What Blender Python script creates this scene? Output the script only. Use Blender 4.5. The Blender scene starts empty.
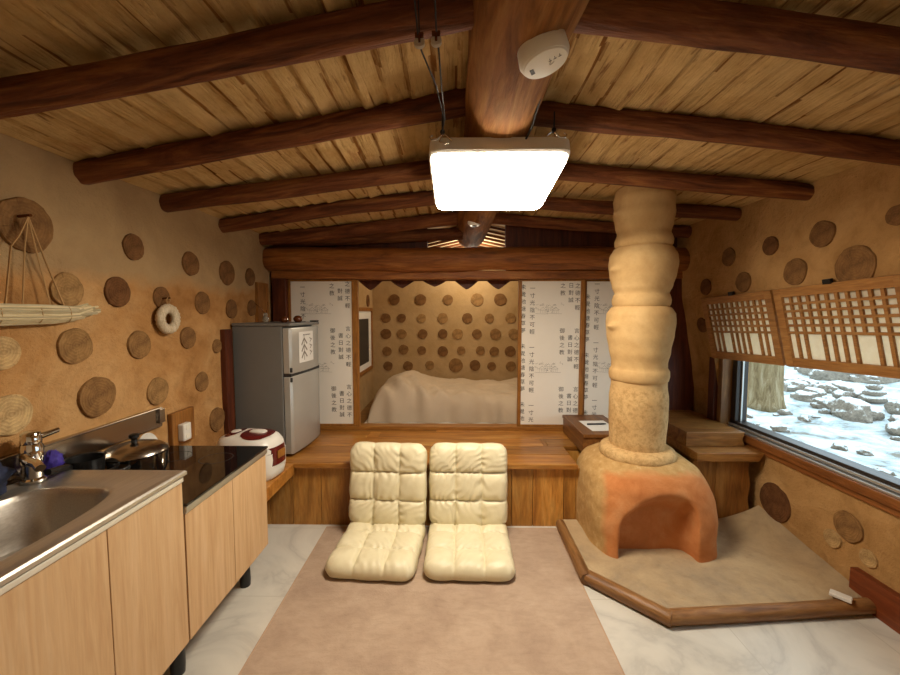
import bpy, bmesh, math, random
from mathutils import Vector, Matrix, Euler, noise
PI = math.pi
R = math.radians
C = bpy.context.scene.collection
S = bpy.context.scene
random.seed(7)

# ------------------------------------------------------------------ camera, world, exposure
cam = bpy.data.cameras.new('camera')
cam.sensor_width = 36
cam.lens = 390 / 900 * 36
cam.clip_start = 0.02
cam_o = bpy.data.objects.new('camera', cam)
C.objects.link(cam_o)
cam_o.location = (0, 0, 1.38)
cam_o.rotation_euler = (R(90) - math.atan(25.5 / 390), 0, math.atan(5 / 390))
S.camera = cam_o
w = bpy.data.worlds.new('sky')
S.world = w
w.use_nodes = True
w.node_tree.nodes['Background'].inputs[0].default_value = (0.80, 0.92, 1.0, 1)
w.node_tree.nodes['Background'].inputs[1].default_value = 1.9
S.view_settings.view_transform = 'Standard'
S.view_settings.look = 'None'
S.view_settings.exposure = 0.66
S.view_settings.gamma = 1.0
LAMP = 34.0
LAMP_COL = (1.0, 0.885, 0.72)
# lamp of the sleeping alcove, up behind the log lintel
il = bpy.data.lights.new('alcove_lamp', 'POINT')
il.energy = 9.5
il.color = (1.0, 0.88, 0.68)
il.shadow_soft_size = 0.06
il_o = bpy.data.objects.new('alcove_lamp', il)
C.objects.link(il_o)
il_o.location = (0.16, 4.0, 1.88)

# ------------------------------------------------------------------ mesh helper
class MB:
    def __init__(s):
        s.v = []; s.f = []; s.t = []
    def add(s, vs, fs, tone=0.5):
        b = len(s.v)
        s.v += [Vector(p) for p in vs]
        for f in fs:
            s.f.append([b + i for i in f]); s.t.append(tone)
    def box(s, c, d, rot=None, tone=0.5, taper=None):
        hx, hy, hz = d[0] / 2, d[1] / 2, d[2] / 2
        vs = []
        for z in (-1, 1):
            for x, y in ((-1, -1), (1, -1), (1, 1), (-1, 1)):
                p = Vector((x * hx, y * hy, z * hz))
                if rot is not None: p = rot @ p
                vs.append(p + Vector(c))
        s.add(vs, [(3, 2, 1, 0), (4, 5, 6, 7), (0, 1, 5, 4), (1, 2, 6, 5), (2, 3, 7, 6), (3, 0, 4, 7)], tone)
    def bb(s, x0, x1, y0, y1, z0, z1, tone=0.5):
        s.box(((x0 + x1) / 2, (y0 + y1) / 2, (z0 + z1) / 2), (abs(x1 - x0), abs(y1 - y0), abs(z1 - z0)), None, tone)
    def loft(s, loops, cap0=True, cap1=True, closed=True, tone=0.5):
        b = len(s.v); n = len(loops[0])
        for l in loops: s.v += [Vector(p) for p in l]
        m = n if closed else n - 1
        for i in range(len(loops) - 1):
            for j in range(m):
                k = (j + 1) % n
                s.f.append([b + i * n + j, b + i * n + k, b + (i + 1) * n + k, b + (i + 1) * n + j]); s.t.append(tone)
        if cap0: s.f.append([b + j for j in range(n)][::-1]); s.t.append(tone)
        if cap1: s.f.append([b + (len(loops) - 1) * n + j for j in range(n)]); s.t.append(tone)
    def tube(s, pts, r, n=8, tone=0.5, caps=True):
        pts = [Vector(p) for p in pts]
        rs = r if isinstance(r, (list, tuple)) else [r] * len(pts)
        loops = []; up = None
        for i, p in enumerate(pts):
            a = pts[max(i - 1, 0)]; c = pts[min(i + 1, len(pts) - 1)]
            t = (c - a).normalized()
            if up is None:
                up = Vector((0, 0, 1)) if abs(t.z) < 0.9 else Vector((1, 0, 0))
            u = t.cross(up)
            if u.length < 1e-5: u = t.cross(Vector((0, 1, 0.1)))
            u.normalize(); v = u.cross(t).normalized(); up = v
            loops.append([p + (u * math.cos(2 * PI * j / n) + v * math.sin(2 * PI * j / n)) * rs[i] for j in range(n)])
        s.loft(loops, caps, caps, True, tone)
    def lathe(s, prof, n=32, c=(0, 0, 0), M=None, cap0=True, cap1=True, tone=0.5):
        loops = []
        for r, z in prof:
            l = []
            for j in range(n):
                p = Vector((r * math.cos(2 * PI * j / n), r * math.sin(2 * PI * j / n), z))
                if M is not None: p = M @ p
                l.append(p + Vector(c))
            loops.append(l)
        s.loft(loops, cap0, cap1, True, tone)
    def prism(s, pts, z0, z1, M=None, tone=0.5):
        a = [Vector((p[0], p[1], z0)) for p in pts]; b = [Vector((p[0], p[1], z1)) for p in pts]
        if M is not None:
            a = [M @ p for p in a]; b = [M @ p for p in b]
        s.loft([a, b], True, True, True, tone)
    def sphere(s, c, r, n=16, m=10, sc=(1, 1, 1), tone=0.5):
        loops = []
        for i in range(m + 1):
            t = PI * (0.001 + 0.998 * i / m)
            loops.append([Vector((c[0] + r * sc[0] * math.sin(t) * math.cos(2 * PI * j / n), c[1] + r * sc[1] * math.sin(t) * math.sin(2 * PI * j / n), c[2] - r * sc[2] * math.cos(t))) for j in range(n)])
        s.loft(loops, True, True, True, tone)
    def grid(s, fn, nu, nv, tone=None):
        b = len(s.v)
        for i in range(nu + 1):
            for j in range(nv + 1): s.v.append(Vector(fn(i / nu, j / nv)))
        for i in range(nu):
            for j in range(nv):
                s.f.append([b + i * (nv + 1) + j, b + (i + 1) * (nv + 1) + j, b + (i + 1) * (nv + 1) + j + 1, b + i * (nv + 1) + j + 1])
                s.t.append(0.5 if tone is None else (tone((i + .5) / nu, (j + .5) / nv) if callable(tone) else tone))
    def mesh(s, name, recalc=True):
        me = bpy.data.meshes.new(name)
        me.from_pydata([tuple(p) for p in s.v], [], s.f)
        a = me.attributes.new('tone', 'FLOAT', 'FACE')
        a.data.foreach_set('value', s.t)
        if recalc:
            bm = bmesh.new(); bm.from_mesh(me)
            bmesh.ops.recalc_face_normals(bm, faces=bm.faces)
            bm.to_mesh(me); bm.free()
        return me
    def obj(s, name, mat, parent=None, smooth=None, bevel=0, seg=2, recalc=True, loc=None, rot=None):
        me = s.mesh(name, recalc)
        if mat: me.materials.append(mat)
        if smooth is not None:
            me.shade_smooth()
            if smooth < 180: me.set_sharp_from_angle(angle=R(smooth))
        o = bpy.data.objects.new(name, me)
        C.objects.link(o)
        if parent: o.parent = parent
        if loc is not None: o.location = loc
        if rot is not None: o.rotation_euler = rot
        if bevel:
            m = o.modifiers.new('bevel', 'BEVEL'); m.width = bevel; m.segments = seg; m.limit_method = 'ANGLE'; m.angle_limit = R(35)
        return o

def sup(cx, cy, hx, hy, e, z, n=48):
    l = []
    for j in range(n):
        t = 2 * PI * j / n
        c, q = math.cos(t), math.sin(t)
        l.append(Vector((cx + hx * math.copysign(abs(c) ** (2 / e), c), cy + hy * math.copysign(abs(q) ** (2 / e), q), z)))
    return l

def thing(name, label, cat, loc=(0, 0, 0), rz=0, group=None):
    o = bpy.data.objects.new(name, None)
    o.empty_display_size = 0.05
    C.objects.link(o); o.location = loc; o.rotation_euler = (0, 0, rz)
    return tag(o, label, cat, group)
def tag(o, label, cat, group=None):
    o['label'] = label; o['category'] = cat; o['kind'] = 'thing'
    if group: o['group'] = group
    return o
def struct(o):
    o['kind'] = 'structure'; return o

# ------------------------------------------------------------------ materials
def srgb(h):
    r = [int(h[i:i + 2], 16) / 255 for i in (0, 2, 4)]
    return tuple((c / 12.92 if c <= 0.04045 else ((c + 0.055) / 1.055) ** 2.4) for c in r) + (1,)
class NT:
    def __init__(s, name):
        s.m = bpy.data.materials.new(name); s.m.use_nodes = True
        s.t = s.m.node_tree; s.b = s.t.nodes['Principled BSDF']; s.out = s.t.nodes['Material Output']
    def n(s, typ, **k):
        x = s.t.nodes.new(typ)
        for a, v in k.items(): setattr(x, a, v)
        return x
    def l(s, a, b): s.t.links.new(a, b)
    def coord(s, scale=(1, 1, 1), rot=(0, 0, 0), out='Object'):
        tc = s.n('ShaderNodeTexCoord'); mp = s.n('ShaderNodeMapping')
        mp.inputs['Scale'].default_value = scale; mp.inputs['Rotation'].default_value = rot
        s.l(tc.outputs[out], mp.inputs[0]); return mp.outputs[0]
    def noise(s, vec, scale, detail=6, rough=0.6, dist=0):
        x = s.n('ShaderNodeTexNoise')
        x.inputs['Scale'].default_value = scale; x.inputs['Detail'].default_value = detail
        x.inputs['Roughness'].default_value = rough; x.inputs['Distortion'].default_value = dist
        if vec is not None: s.l(vec, x.inputs['Vector'])
        return x.outputs['Fac']
    def ramp(s, fac, stops):
        x = s.n('ShaderNodeValToRGB'); e = x.color_ramp.elements
        while len(e) < len(stops): e.new(0.5)
        for i, (p, c) in enumerate(stops):
            e[i].position = p; e[i].color = c if len(c) == 4 else tuple(c) + (1,)
        s.l(fac, x.inputs[0]); return x.outputs[0]
    def mix(s, a, b, fac, mode='MIX'):
        x = s.n('ShaderNodeMix', data_type='RGBA', blend_type=mode)
        for sock, v in ((x.inputs[0], fac), (x.inputs[6], a), (x.inputs[7], b)):
            if hasattr(v, 'links'): s.l(v, sock)
            else: sock.default_value = v
        return x.outputs[2]
    def math(s, op, a, b=None, c=None, clamp=False):
        x = s.n('ShaderNodeMath', operation=op, use_clamp=clamp)
        for i, v in enumerate((a, b, c)):
            if v is None: continue
            if hasattr(v, 'links'): s.l(v, x.inputs[i])
            else: x.inputs[i].default_value = v
        return x.outputs[0]
    def xyz(s, vec):
        x = s.n('ShaderNodeSeparateXYZ'); s.l(vec, x.inputs[0]); return x.outputs
    def attr(s, name):
        return s.n('ShaderNodeAttribute', attribute_name=name).outputs['Fac']
    def bump(s, h, strength=0.3, dist=0.01):
        x = s.n('ShaderNodeBump'); x.inputs['Strength'].default_value = strength; x.inputs['Distance'].default_value = dist
        s.l(h, x.inputs['Height']); s.l(x.outputs[0], s.b.inputs['Normal'])
    def fin(s, col=None, rough=0.5, metal=0.0, spec=0.5):
        if col is not None:
            if hasattr(col, 'links'): s.l(col, s.b.inputs['Base Color'])
            else: s.b.inputs['Base Color'].default_value = col
        if hasattr(rough, 'links'): s.l(rough, s.b.inputs['Roughness'])
        else: s.b.inputs['Roughness'].default_value = rough
        s.b.inputs['Metallic'].default_value = metal
        s.b.inputs['Specular IOR Level'].default_value = spec
        return s.m

def plain(name, hexc, rough=0.5, metal=0.0, vary=0.06, scale=8, spec=0.5, bump=0.0):
    s = NT(name); c = srgb(hexc)
    v = s.noise(s.coord(), scale, 5)
    lo = tuple(x * (1 - vary) for x in c[:3]) + (1,); hi = tuple(min(1, x * (1 + vary)) for x in c[:3]) + (1,)
    col = s.ramp(v, [(0.3, lo), (0.7, hi)])
    if bump: s.bump(v, bump, 0.005)
    return s.fin(col, rough, metal, spec)

def wood(name, dark, mid, light, axis='X', stretch=10, scale=2.0, rough=0.5, bump=0.25, tone=0.45, knots=True, spec=0.4, fine=0.35):
    s = NT(name)
    sc = {'X': (1, stretch, stretch), 'Y': (stretch, 1, stretch), 'Z': (stretch, stretch, 1)}[axis]
    vec = s.coord(sc)
    t = s.attr('tone')
    off = s.n('ShaderNodeVectorMath', operation='ADD')
    cmb = s.n('ShaderNodeCombineXYZ')
    k = s.math('MULTIPLY', t, 37.0)
    for i in range(3): s.l(k, cmb.inputs[i])
    s.l(vec, off.inputs[0]); s.l(cmb.outputs[0], off.inputs[1])
    n1 = s.noise(off.outputs[0], scale, 7, 0.62, 1.1)
    n2 = s.noise(off.outputs[0], scale * 5, 4, 0.6, 0.4)
    col = s.ramp(n1, [(0.28, srgb(dark)), (0.5, srgb(mid)), (0.75, srgb(light))])
    col = s.mix(col, s.ramp(n2, [(0.3, (1 - fine,) * 3), (0.7, (1, 1, 1))]), 1.0, 'MULTIPLY')
    tn = s.ramp(t, [(0, (1 - tone,) * 3), (1, (1 + tone * .3,) * 3)])
    col = s.mix(col, tn, 1.0, 'MULTIPLY')
    s.bump(s.math('ADD', n1, s.math('MULTIPLY', n2, 0.5)), bump, 0.01)
    return s.fin(col, rough, 0, spec)

def adobe(name, c1, c2, c3, upper=None, upz=1.55, smears=0.7, bmp=0.85):
    s = NT(name)
    v = s.coord()
    a = s.noise(v, 2.2, 8, 0.65, 0.6); b = s.noise(v, 11, 8, 0.7, 0.3); f = s.noise(v, 90, 3, 0.6)
    col = s.ramp(a, [(0.3, srgb(c1)), (0.5, srgb(c2)), (0.72, srgb(c3))])
    col = s.mix(col, s.ramp(b, [(0.3, (0.70, 0.66, 0.62)), (0.5, (.98, .98, .98)), (0.7, (1.10, 1.10, 1.10))]), smears, 'MULTIPLY')
    if upper:
        z = s.xyz(v)[2]
        e = s.math('ADD', z, s.math('MULTIPLY', s.noise(v, 1.6, 5, 0.6), 0.34))
        m = s.ramp(s.math('SUBTRACT', e, upz + 0.17 - 0.5), [(0.47, (0, 0, 0)), (0.54, (1, 1, 1))])
        up = s.ramp(s.noise(v, 5, 7, 0.65, 0.5), [(0.3, srgb(upper[0])), (0.7, srgb(upper[1]))])
        col = s.mix(col, up, m)
    h = s.math('ADD', s.math('MULTIPLY', a, 1.2), s.math('ADD', s.math('MULTIPLY', b, 0.7), s.math('MULTIPLY', f, 0.10)))
    s.bump(h, bmp, 0.03)
    return s.fin(col, 0.92, 0, 0.15)

def m_disc():
    s = NT('log_end_grain')
    v = s.coord()
    x = s.xyz(v)
    oi = s.n('ShaderNodeObjectInfo')
    wv = s.noise(v, 22, 4, 0.6)
    r = s.math('SQRT', s.math('ADD', s.math('MULTIPLY', x[0], x[0]), s.math('MULTIPLY', x[1], x[1])))
    rings = s.math('SINE', s.math('ADD', s.math('MULTIPLY', r, 560), s.math('MULTIPLY', wv, 16)))
    rg = s.ramp(rings, [(0.0, (0.86, 0.84, 0.82)), (0.9, (1, 1, 1))])
    base = s.mix(oi.outputs['Color'], rg, 0.8, 'MULTIPLY')
    ang = s.math('ARCTAN2', x[1], x[0])
    cr = s.noise(None, 1.0, 2, 0.5)
    cmb = s.n('ShaderNodeCombineXYZ'); s.l(s.math('MULTIPLY', ang, 2.2), cmb.inputs[0]); s.l(oi.outputs['Random'], cmb.inputs[1]); s.l(s.math('MULTIPLY', r, 4), cmb.inputs[2])
    sp = s.noise(cmb.outputs[0], 3.0, 5, 0.7)
    base = s.mix(base, s.ramp(sp, [(0.3, (0.45, 0.38, 0.32)), (0.42, (1, 1, 1))]), 0.8, 'MULTIPLY')
    bl = s.noise(v, 16, 5, 0.7)
    base = s.mix(base, s.ramp(bl, [(0.3, (0.48, 0.42, 0.36)), (0.62, (1.12, 1.08, 1.02))]), 0.9, 'MULTIPLY')
    s.bump(s.math('ADD', rings, s.math('MULTIPLY', bl, 3)), 0.25, 0.003)
    return s.fin(base, 0.85, 0, 0.2)

M = {}
M['adobe_left'] = adobe('adobe_ochre', '9c6c3c', 'b98a55', 'cfa672', (('a48660', 'b7996e')), 1.53)
M['adobe_right'] = adobe('adobe_brown', '9c7444', 'b68c58', 'c8a06c')
M['adobe_alcove'] = adobe('adobe_alcove', 'a98a5c', 'b4956a', 'bd9f74', smears=0.3, bmp=0.3)
M['disc'] = m_disc()
M['beam'] = wood('dark_smoked_log', '42220f', '7a4526', 'a8703e', 'X', 9, 2.4, 0.72, 1.0, 0.15, spec=.25)
M['ridge'] = wood('brown_ridge_log', '5c3418', '94602f', 'b5824a', 'X', 7, 2.0, 0.8, 0.7, 0.1, spec=.15)
M['lintel'] = wood('lintel_log', '623616', 'a8662e', 'cc8c4a', 'X', 9, 2.2, 0.5, 0.6, 0.1)
M['dark_trim'] = wood('dark_red_brown_board', '42190d', '602c16', '7a3f20', 'Z', 9, 2.0, 0.5, 0.2, 0.3)
M['redboard'] = wood('red_brown_board', '6a3016', '84401e', '9a5328', 'Y', 10, 2.0, 0.45, 0.2, 0.3)
M['frame'] = wood('honey_frame_wood', '8a5620', 'a56c2c', 'bd8640', 'Z', 10, 3.0, 0.45, 0.15, 0.2)
M['frame_x'] = wood('honey_frame_wood_rail', '8a5620', 'a56c2c', 'bd8640', 'X', 10, 3.0, 0.45, 0.15, 0.2)
M['lattice'] = wood('lattice_wood', '96602c', 'b27c42', 'c89658', 'Y', 10, 3.0, 0.5, 0.15, 0.2)
M['plat_top'] = wood('platform_top_boards', '8a5220', 'b87a34', 'd09a52', 'X', 8, 1.6, 0.32, 0.15, 0.4)
M['plat_front'] = wood('platform_front_boards', '9c6224', 'd49442', 'e8b464', 'Z', 7, 1.8, 0.42, 0.2, 0.4)
M['bench'] = wood('bench_boards', '7a461c', 'a87032', 'c08e4e', 'Z', 7, 1.8, 0.5, 0.25, 0.3)
M['bench_x'] = wood('bench_cap_boards', '7a461c', 'a87032', 'c08e4e', 'X', 7, 1.8, 0.5, 0.25, 0.3)
M['chest'] = wood('chest_wood', '5a3418', '7e5026', '9a6a38', 'Y', 8, 2.0, 0.4, 0.15, 0.2)
M['edge_log'] = wood('hearth_edge_log', '6a431f', '94673a', 'b08656', 'X', 8, 2.4, 0.45, 0.4, 0.2)
M['cab'] = wood('cabinet_laminate', 'bd9468', 'cba67a', 'd6b48c', 'Z', 16, 1.8, 0.45, 0.02, 0.08, fine=0.10)
M['board'] = wood('outlet_board', '7a4a1c', 'a0682c', 'b88040', 'Z', 8, 2.5, 0.5, 0.2, 0.2)
M['alcove_floor'] = wood('alcove_floor', '6c4820', '8a6232', 'a07a46', 'X', 8, 1.6, 0.45, 0.1, 0.2)

def m_floor():
    s = NT('marble_tiles')
    v = s.coord()
    a = s.noise(v, 1.7, 6, 0.58, 1.1)
    vein = s.math('ABSOLUTE', s.math('SUBTRACT', a, 0.5))
    vc = s.ramp(vein, [(0.0, srgb('c0bbb1')), (0.03, srgb('cbc6bb')), (0.10, srgb('d5d0c4')), (0.3, srgb('d8d3c7'))])
    b = s.noise(v, 1.1, 5, 0.5, 0.5)
    col = s.mix(vc, s.ramp(b, [(0.35, (0.86, 0.86, 0.86)), (0.65, (1, 1, 1))]), 1.0, 'MULTIPLY')
    br = s.n('ShaderNodeTexBrick'); br.offset = 0
    br.inputs['Scale'].default_value = 1.0; br.inputs['Mortar Size'].default_value = 0.0016
    br.inputs['Brick Width'].default_value = 0.6; br.inputs['Row Height'].default_value = 0.6
    s.l(s.coord(), br.inputs['Vector'])
    col = s.mix(col, srgb('b4aea0'), br.outputs['Fac'])
    return s.fin(col, 0.28, 0, 0.4)
M['floor'] = m_floor()

def m_rug():
    s = NT('rose_beige_pile')
    v = s.coord()
    a = s.noise(v, 5, 8, 0.7, 0.4); f = s.noise(v, 160, 2, 0.6); g = s.noise(s.coord((1, 3, 1)), 14, 6, 0.7, 0.6)
    col = s.ramp(a, [(0.3, srgb('a08874')), (0.5, srgb('ae9680')), (0.72, srgb('b9a28c'))])
    col = s.mix(col, s.ramp(g, [(0.34, (0.86, 0.85, 0.84)), (0.55, (1, 1, 1))]), 0.8, 'MULTIPLY')
    s.bump(s.math('ADD', f, a), 0.5, 0.004)
    m = s.fin(col, 0.95, 0, 0.1)
    s.b.inputs['Sheen Weight'].default_value = 0.2
    return m
M['rug'] = m_rug()
M['rug_edge'] = plain('rug_binding', 'b29478', 0.9)

def m_ceiling():
    s = NT('mud_and_split_sticks')
    v = s.coord((9, 1.2, 9))
    a = s.noise(v, 1.6, 8, 0.68, 0.8); b = s.noise(s.coord(), 6, 7, 0.65)
    mud = s.ramp(b, [(0.3, srgb('bd965c')), (0.6, srgb('d8b47a')), (0.8, srgb('e2c28c'))])
    stick = s.ramp(a, [(0.3, srgb('5a3314')), (0.55, srgb('8a5a2a')), (0.75, srgb('a9783c'))])
    t = s.attr('tone')
    k = s.math('ADD', t, s.math('MULTIPLY', s.math('SUBTRACT', a, 0.5), 1.9))
    col = s.mix(mud, stick, s.ramp(k, [(0.55, (0, 0, 0)), (0.85, (1, 1, 1))]))
    rd = s.noise(s.coord((3, 0.8, 3)), 2.0, 4, 0.6)
    col = s.mix(col, srgb('8e4a22'), s.math('MULTIPLY', s.ramp(rd, [(0.66, (0, 0, 0)), (0.72, (1, 1, 1))]), 0.45))
    st = s.noise(s.coord((30, 2.2, 30)), 1.5, 6, 0.7, 0.6)
    col = s.mix(col, s.ramp(st, [(0.30, srgb('7a4a22')), (0.42, (1, 1, 1, 1))]), 0.75, 'MULTIPLY')
    s.bump(s.math('ADD', s.math('ADD', a, b), st), 0.9, 0.02)
    return s.fin(col, 0.92, 0, 0.12)
M['ceiling'] = m_ceiling()
M['alcove_ceiling'] = plain('alcove_ceiling_mud', 'dcc59a', 0.9, vary=0.12, bump=0.3)

def m_clay():
    s = NT('clay_firebox')
    v = s.coord()
    x = s.xyz(v)
    a = s.noise(v, 5, 8, 0.65, 0.5); b = s.noise(v, 26, 6, 0.7)
    tan = s.ramp(b, [(0.3, srgb('a9834f')), (0.6, srgb('bd9a66')), (0.75, srgb('cbb083'))])
    org = s.ramp(a, [(0.3, srgb('b06a3a')), (0.55, srgb('c27f4c')), (0.75, srgb('c99262'))])
    # the red clay coat covers the front and the niche
    d = s.math('ADD', s.math('MULTIPLY', x[1], -1.2), s.math('MULTIPLY', a, 0.5))
    d = s.math('SUBTRACT', d, s.math('MULTIPLY', s.math('MAXIMUM', s.math('SUBTRACT', s.math('MULTIPLY', x[0], -1.0), 0.27), 0.0), 5.0))
    d = s.math('SUBTRACT', d, s.math('MULTIPLY', s.math('MAXIMUM', s.math('SUBTRACT', x[2], 0.40), 0.0), 4.0))
    col = s.mix(tan, org, s.ramp(d, [(0.32, (0, 0, 0)), (0.50, (1, 1, 1))]))
    s.bump(s.math('ADD', a, s.math('MULTIPLY', b, 0.5)), 0.5, 0.012)
    return s.fin(col, 0.9, 0, 0.15)
M['clay'] = m_clay()
def m_jar():
    s = NT('tan_clay_jar')
    v = s.coord()
    a = s.noise(v, 4, 7, 0.65, 0.4); b = s.noise(v, 40, 6, 0.75); x = s.xyz(v)
    col = s.ramp(a, [(0.3, srgb('b99360')), (0.55, srgb('c9a672')), (0.75, srgb('d4b482'))])
    sp = s.ramp(b, [(0.38, (0.72, 0.68, 0.6)), (0.52, (1, 1, 1)), (0.68, (1.12, 1.12, 1.1))])
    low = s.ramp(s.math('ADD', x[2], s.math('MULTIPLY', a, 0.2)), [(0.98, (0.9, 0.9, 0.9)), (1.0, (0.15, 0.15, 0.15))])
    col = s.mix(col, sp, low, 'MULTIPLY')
    s.bump(s.math('ADD', a, s.math('MULTIPLY', b, 0.4)), 0.35, 0.01)
    return s.fin(col, 0.85, 0, 0.2)
M['jar'] = m_jar()
M['hearth'] = adobe('hearth_plaster', '8a7a66', 'ae9674', 'bfa782', smears=0.5, bmp=0.5)

def m_leather():
    s = NT('cream_leatherette')
    v = s.coord()
    a = s.noise(v, 12, 5, 0.6); f = s.noise(v, 170, 2, 0.5)
    col = s.ramp(a, [(0.3, srgb('dbd0ac')), (0.7, srgb('e6dcba'))])
    s.bump(s.math('ADD', a, s.math('MULTIPLY', f, 0.12)), 0.25, 0.006)
    return s.fin(col, 0.44, 0, 0.4)
M['leather'] = m_leather()
def m_steel():
    s = NT('brushed_stainless')
    n = s.noise(s.coord((60, 1.5, 60)), 4, 3, 0.5)
    col = s.ramp(n, [(0.3, srgb('b9b3a8')), (0.7, srgb('cbc5ba'))])
    return s.fin(col, s.ramp(n, [(0.3, (0.33,) * 3), (0.7, (0.37,) * 3)]), 0.82)
M['steel'] = m_steel()
M['splash'] = plain('splash_steel', 'a49c92', 0.22, 1.0, 0.04)
M['chrome'] = plain('chrome', 'd8d6d2', 0.08, 1.0, 0.02)
M['strip'] = plain('cream_edge_strip', 'd9d3c2', 0.35, 0.3, 0.03)
M['alu'] = plain('aluminium_edge', 'c4c2bc', 0.35, 0.9, 0.03)
M['glassblack'] = plain('black_ceramic_glass', '0c0c0d', 0.05, 0, 0.05, spec=0.7)
M['black'] = plain('black_plastic', '141414', 0.4, 0, 0.1)
M['fr_side'] = plain('fridge_grey_side', '767673', 0.42, 0.15, 0.03)
M['fr_door'] = plain('fridge_silver_door', 'b6b6b1', 0.32, 0.4, 0.03)
M['fr_dark'] = plain('fridge_gasket', '2c2c2b', 0.5)
M['white'] = plain('white_plastic', 'dedad0', 0.35, 0, 0.03)
M['cream_pl'] = plain('cream_plastic', 'e6e1d2', 0.4, 0, 0.03)
M['redpl'] = plain('dark_red_gloss_plastic', '5a1816', 0.18, 0, 0.08)
M['paper'] = plain('door_paper', 'e8e2d6', 0.85, 0, 0.03, 3)
M['ink'] = plain('ink', '3a342e', 0.85, 0, 0.15, 30)
M['ink_grey'] = plain('pale_ink', '847d74', 0.85, 0, 0.1, 30)
M['whitepaper'] = plain('white_paper', 'e2e0da', 0.8, 0, 0.02)
M['duvet'] = plain('beige_duvet_cotton', 'c3b097', 0.88, 0, 0.05, 5, 0.15, 0.1)
M['sheet'] = plain('white_sheet', 'd9d2c4', 0.9, 0, 0.03)
M['straw'] = wood('pale_straw', 'cdb684', 'e6d4a8', 'f0e4c4', 'Y', 14, 6.0, 0.8, 0.3, 0.4, fine=0.2)
M['wreath'] = wood('pale_twisted_straw', 'cbb492', 'e2cfae', 'eee0c8', 'Z', 4, 12.0, 0.85, 0.3, 0.3)
M['cord'] = plain('tan_cord', 'b48e5c', 0.85, 0, 0.12)
M['black_cord'] = plain('dark_cord', '1c1511', 0.7, 0, 0.1)
M['iron'] = plain('dark_iron', '2a2623', 0.45, 0.6, 0.1)
M['wheel'] = plain('pulley_white', 'c9bfae', 0.5, 0, 0.05)
M['bronze'] = plain('brown_glaze', '5e3014', 0.25, 0.2, 0.15)
M['navy'] = plain('navy_cloth', '232c48', 0.6, 0, 0.25, 20, 0.5, 0.4)
M['purple'] = plain('purple_mesh', '3c2c8c', 0.6, 0, 0.25, 60, 0.4, 0.6)
M['winmetal'] = plain('window_dark_frame', '3a3430', 0.4, 0.4, 0.06)
M['winsilver'] = plain('window_silver_track', 'c8c8c4', 0.3, 0.7, 0.04)
M['rail'] = wood('window_post', '6a4520', '8e6232', 'a87c48', 'Z', 9, 2.0, 0.5, 0.2, 0.2)
M['sill'] = wood('window_sill_board', '74431c', '92582a', 'a86c38', 'Y', 9, 2.0, 0.45, 0.2, 0.2)

def m_lattpaper():
    s = NT('mulberry_paper')
    n = s.noise(s.coord(), 30, 5, 0.6)
    col = s.ramp(n, [(0.3, srgb('ece2cc')), (0.7, srgb('f6eedc'))])
    s.b.inputs['Subsurface Weight'].default_value = 0.0
    m = s.fin(col, 0.9, 0, 0.1)
    tr = s.n('ShaderNodeBsdfTranslucent'); s.l(col, tr.inputs[0])
    mx = s.n('ShaderNodeMixShader'); mx.inputs[0].default_value = 0.45
    s.l(s.b.outputs[0], mx.inputs[1]); s.l(tr.outputs[0], mx.inputs[2]); s.l(mx.outputs[0], s.out.inputs[0])
    return m
M['lattpaper'] = m_lattpaper()
def m_glass():
    s = NT('window_glass')
    t = s.n('ShaderNodeBsdfTransparent'); g = s.n('ShaderNodeBsdfGlossy'); g.inputs['Roughness'].default_value = 0.02
    t.inputs[0].default_value = (0.93, 0.97, 0.98, 1)
    f = s.n('ShaderNodeFresnel'); f.inputs[0].default_value = 1.45
    mx = s.n('ShaderNodeMixShader'); gm = s.n('ShaderNodeNewGeometry'); s.l(s.math('MULTIPLY', f.outputs[0], s.math('SUBTRACT', 1.0, gm.outputs['Backfacing'])), mx.inputs[0]); s.l(t.outputs[0], mx.inputs[1]); s.l(g.outputs[0], mx.inputs[2])
    s.l(mx.outputs[0], s.out.inputs[0])
    return s.m
M['glass'] = m_glass()
def m_clearglass():
    s = NT('clear_glass')
    s.b.inputs['Transmission Weight'].default_value = 0.8
    return s.fin(srgb('d8d2c4'), 0.08, 0, 0.6)
M['clear'] = m_clearglass()
def m_emit():
    s = NT('lamp_diffuser')
    s.b.inputs['Emission Color'].default_value = LAMP_COL + (1,)
    s.b.inputs['Emission Strength'].default_value = LAMP
    return s.fin((0.9, 0.88, 0.84, 1), 0.4)
M['emit'] = m_emit()
def m_snow():
    s = NT('patchy_snow')
    v = s.coord()
    a = s.noise(v, 3.2, 8, 0.7, 0.5)
    col = s.ramp(a, [(0.36, srgb('8a8478')), (0.45, srgb('b7c6cc')), (0.56, srgb('e4edf0'))])
    s.bump(s.noise(v, 7, 8, 0.7), 0.8, 0.05)
    return s.fin(col, 0.8, 0, 0.2)
M['snow'] = m_snow()
def m_rock():
    s = NT('snow_dusted_stone')
    v = s.coord()
    a = s.noise(v, 6, 7, 0.65)
    st = s.ramp(a, [(0.3, srgb('6e665c')), (0.6, srgb('9a9082')), (0.75, srgb('b0a698'))])
    g = s.n('ShaderNodeNewGeometry')
    nz = s.xyz(g.outputs['Normal'])[2]
    m = s.ramp(s.math('ADD', nz, s.math('MULTIPLY', s.math('SUBTRACT', a, 0.5), 0.9)), [(0.62, (0, 0, 0)), (0.78, (1, 1, 1))])
    col = s.mix(st, srgb('e6eef2'), m)
    s.bump(a, 0.6, 0.03)
    return s.fin(col, 0.85, 0, 0.2)
M['rock'] = m_rock()
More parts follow.
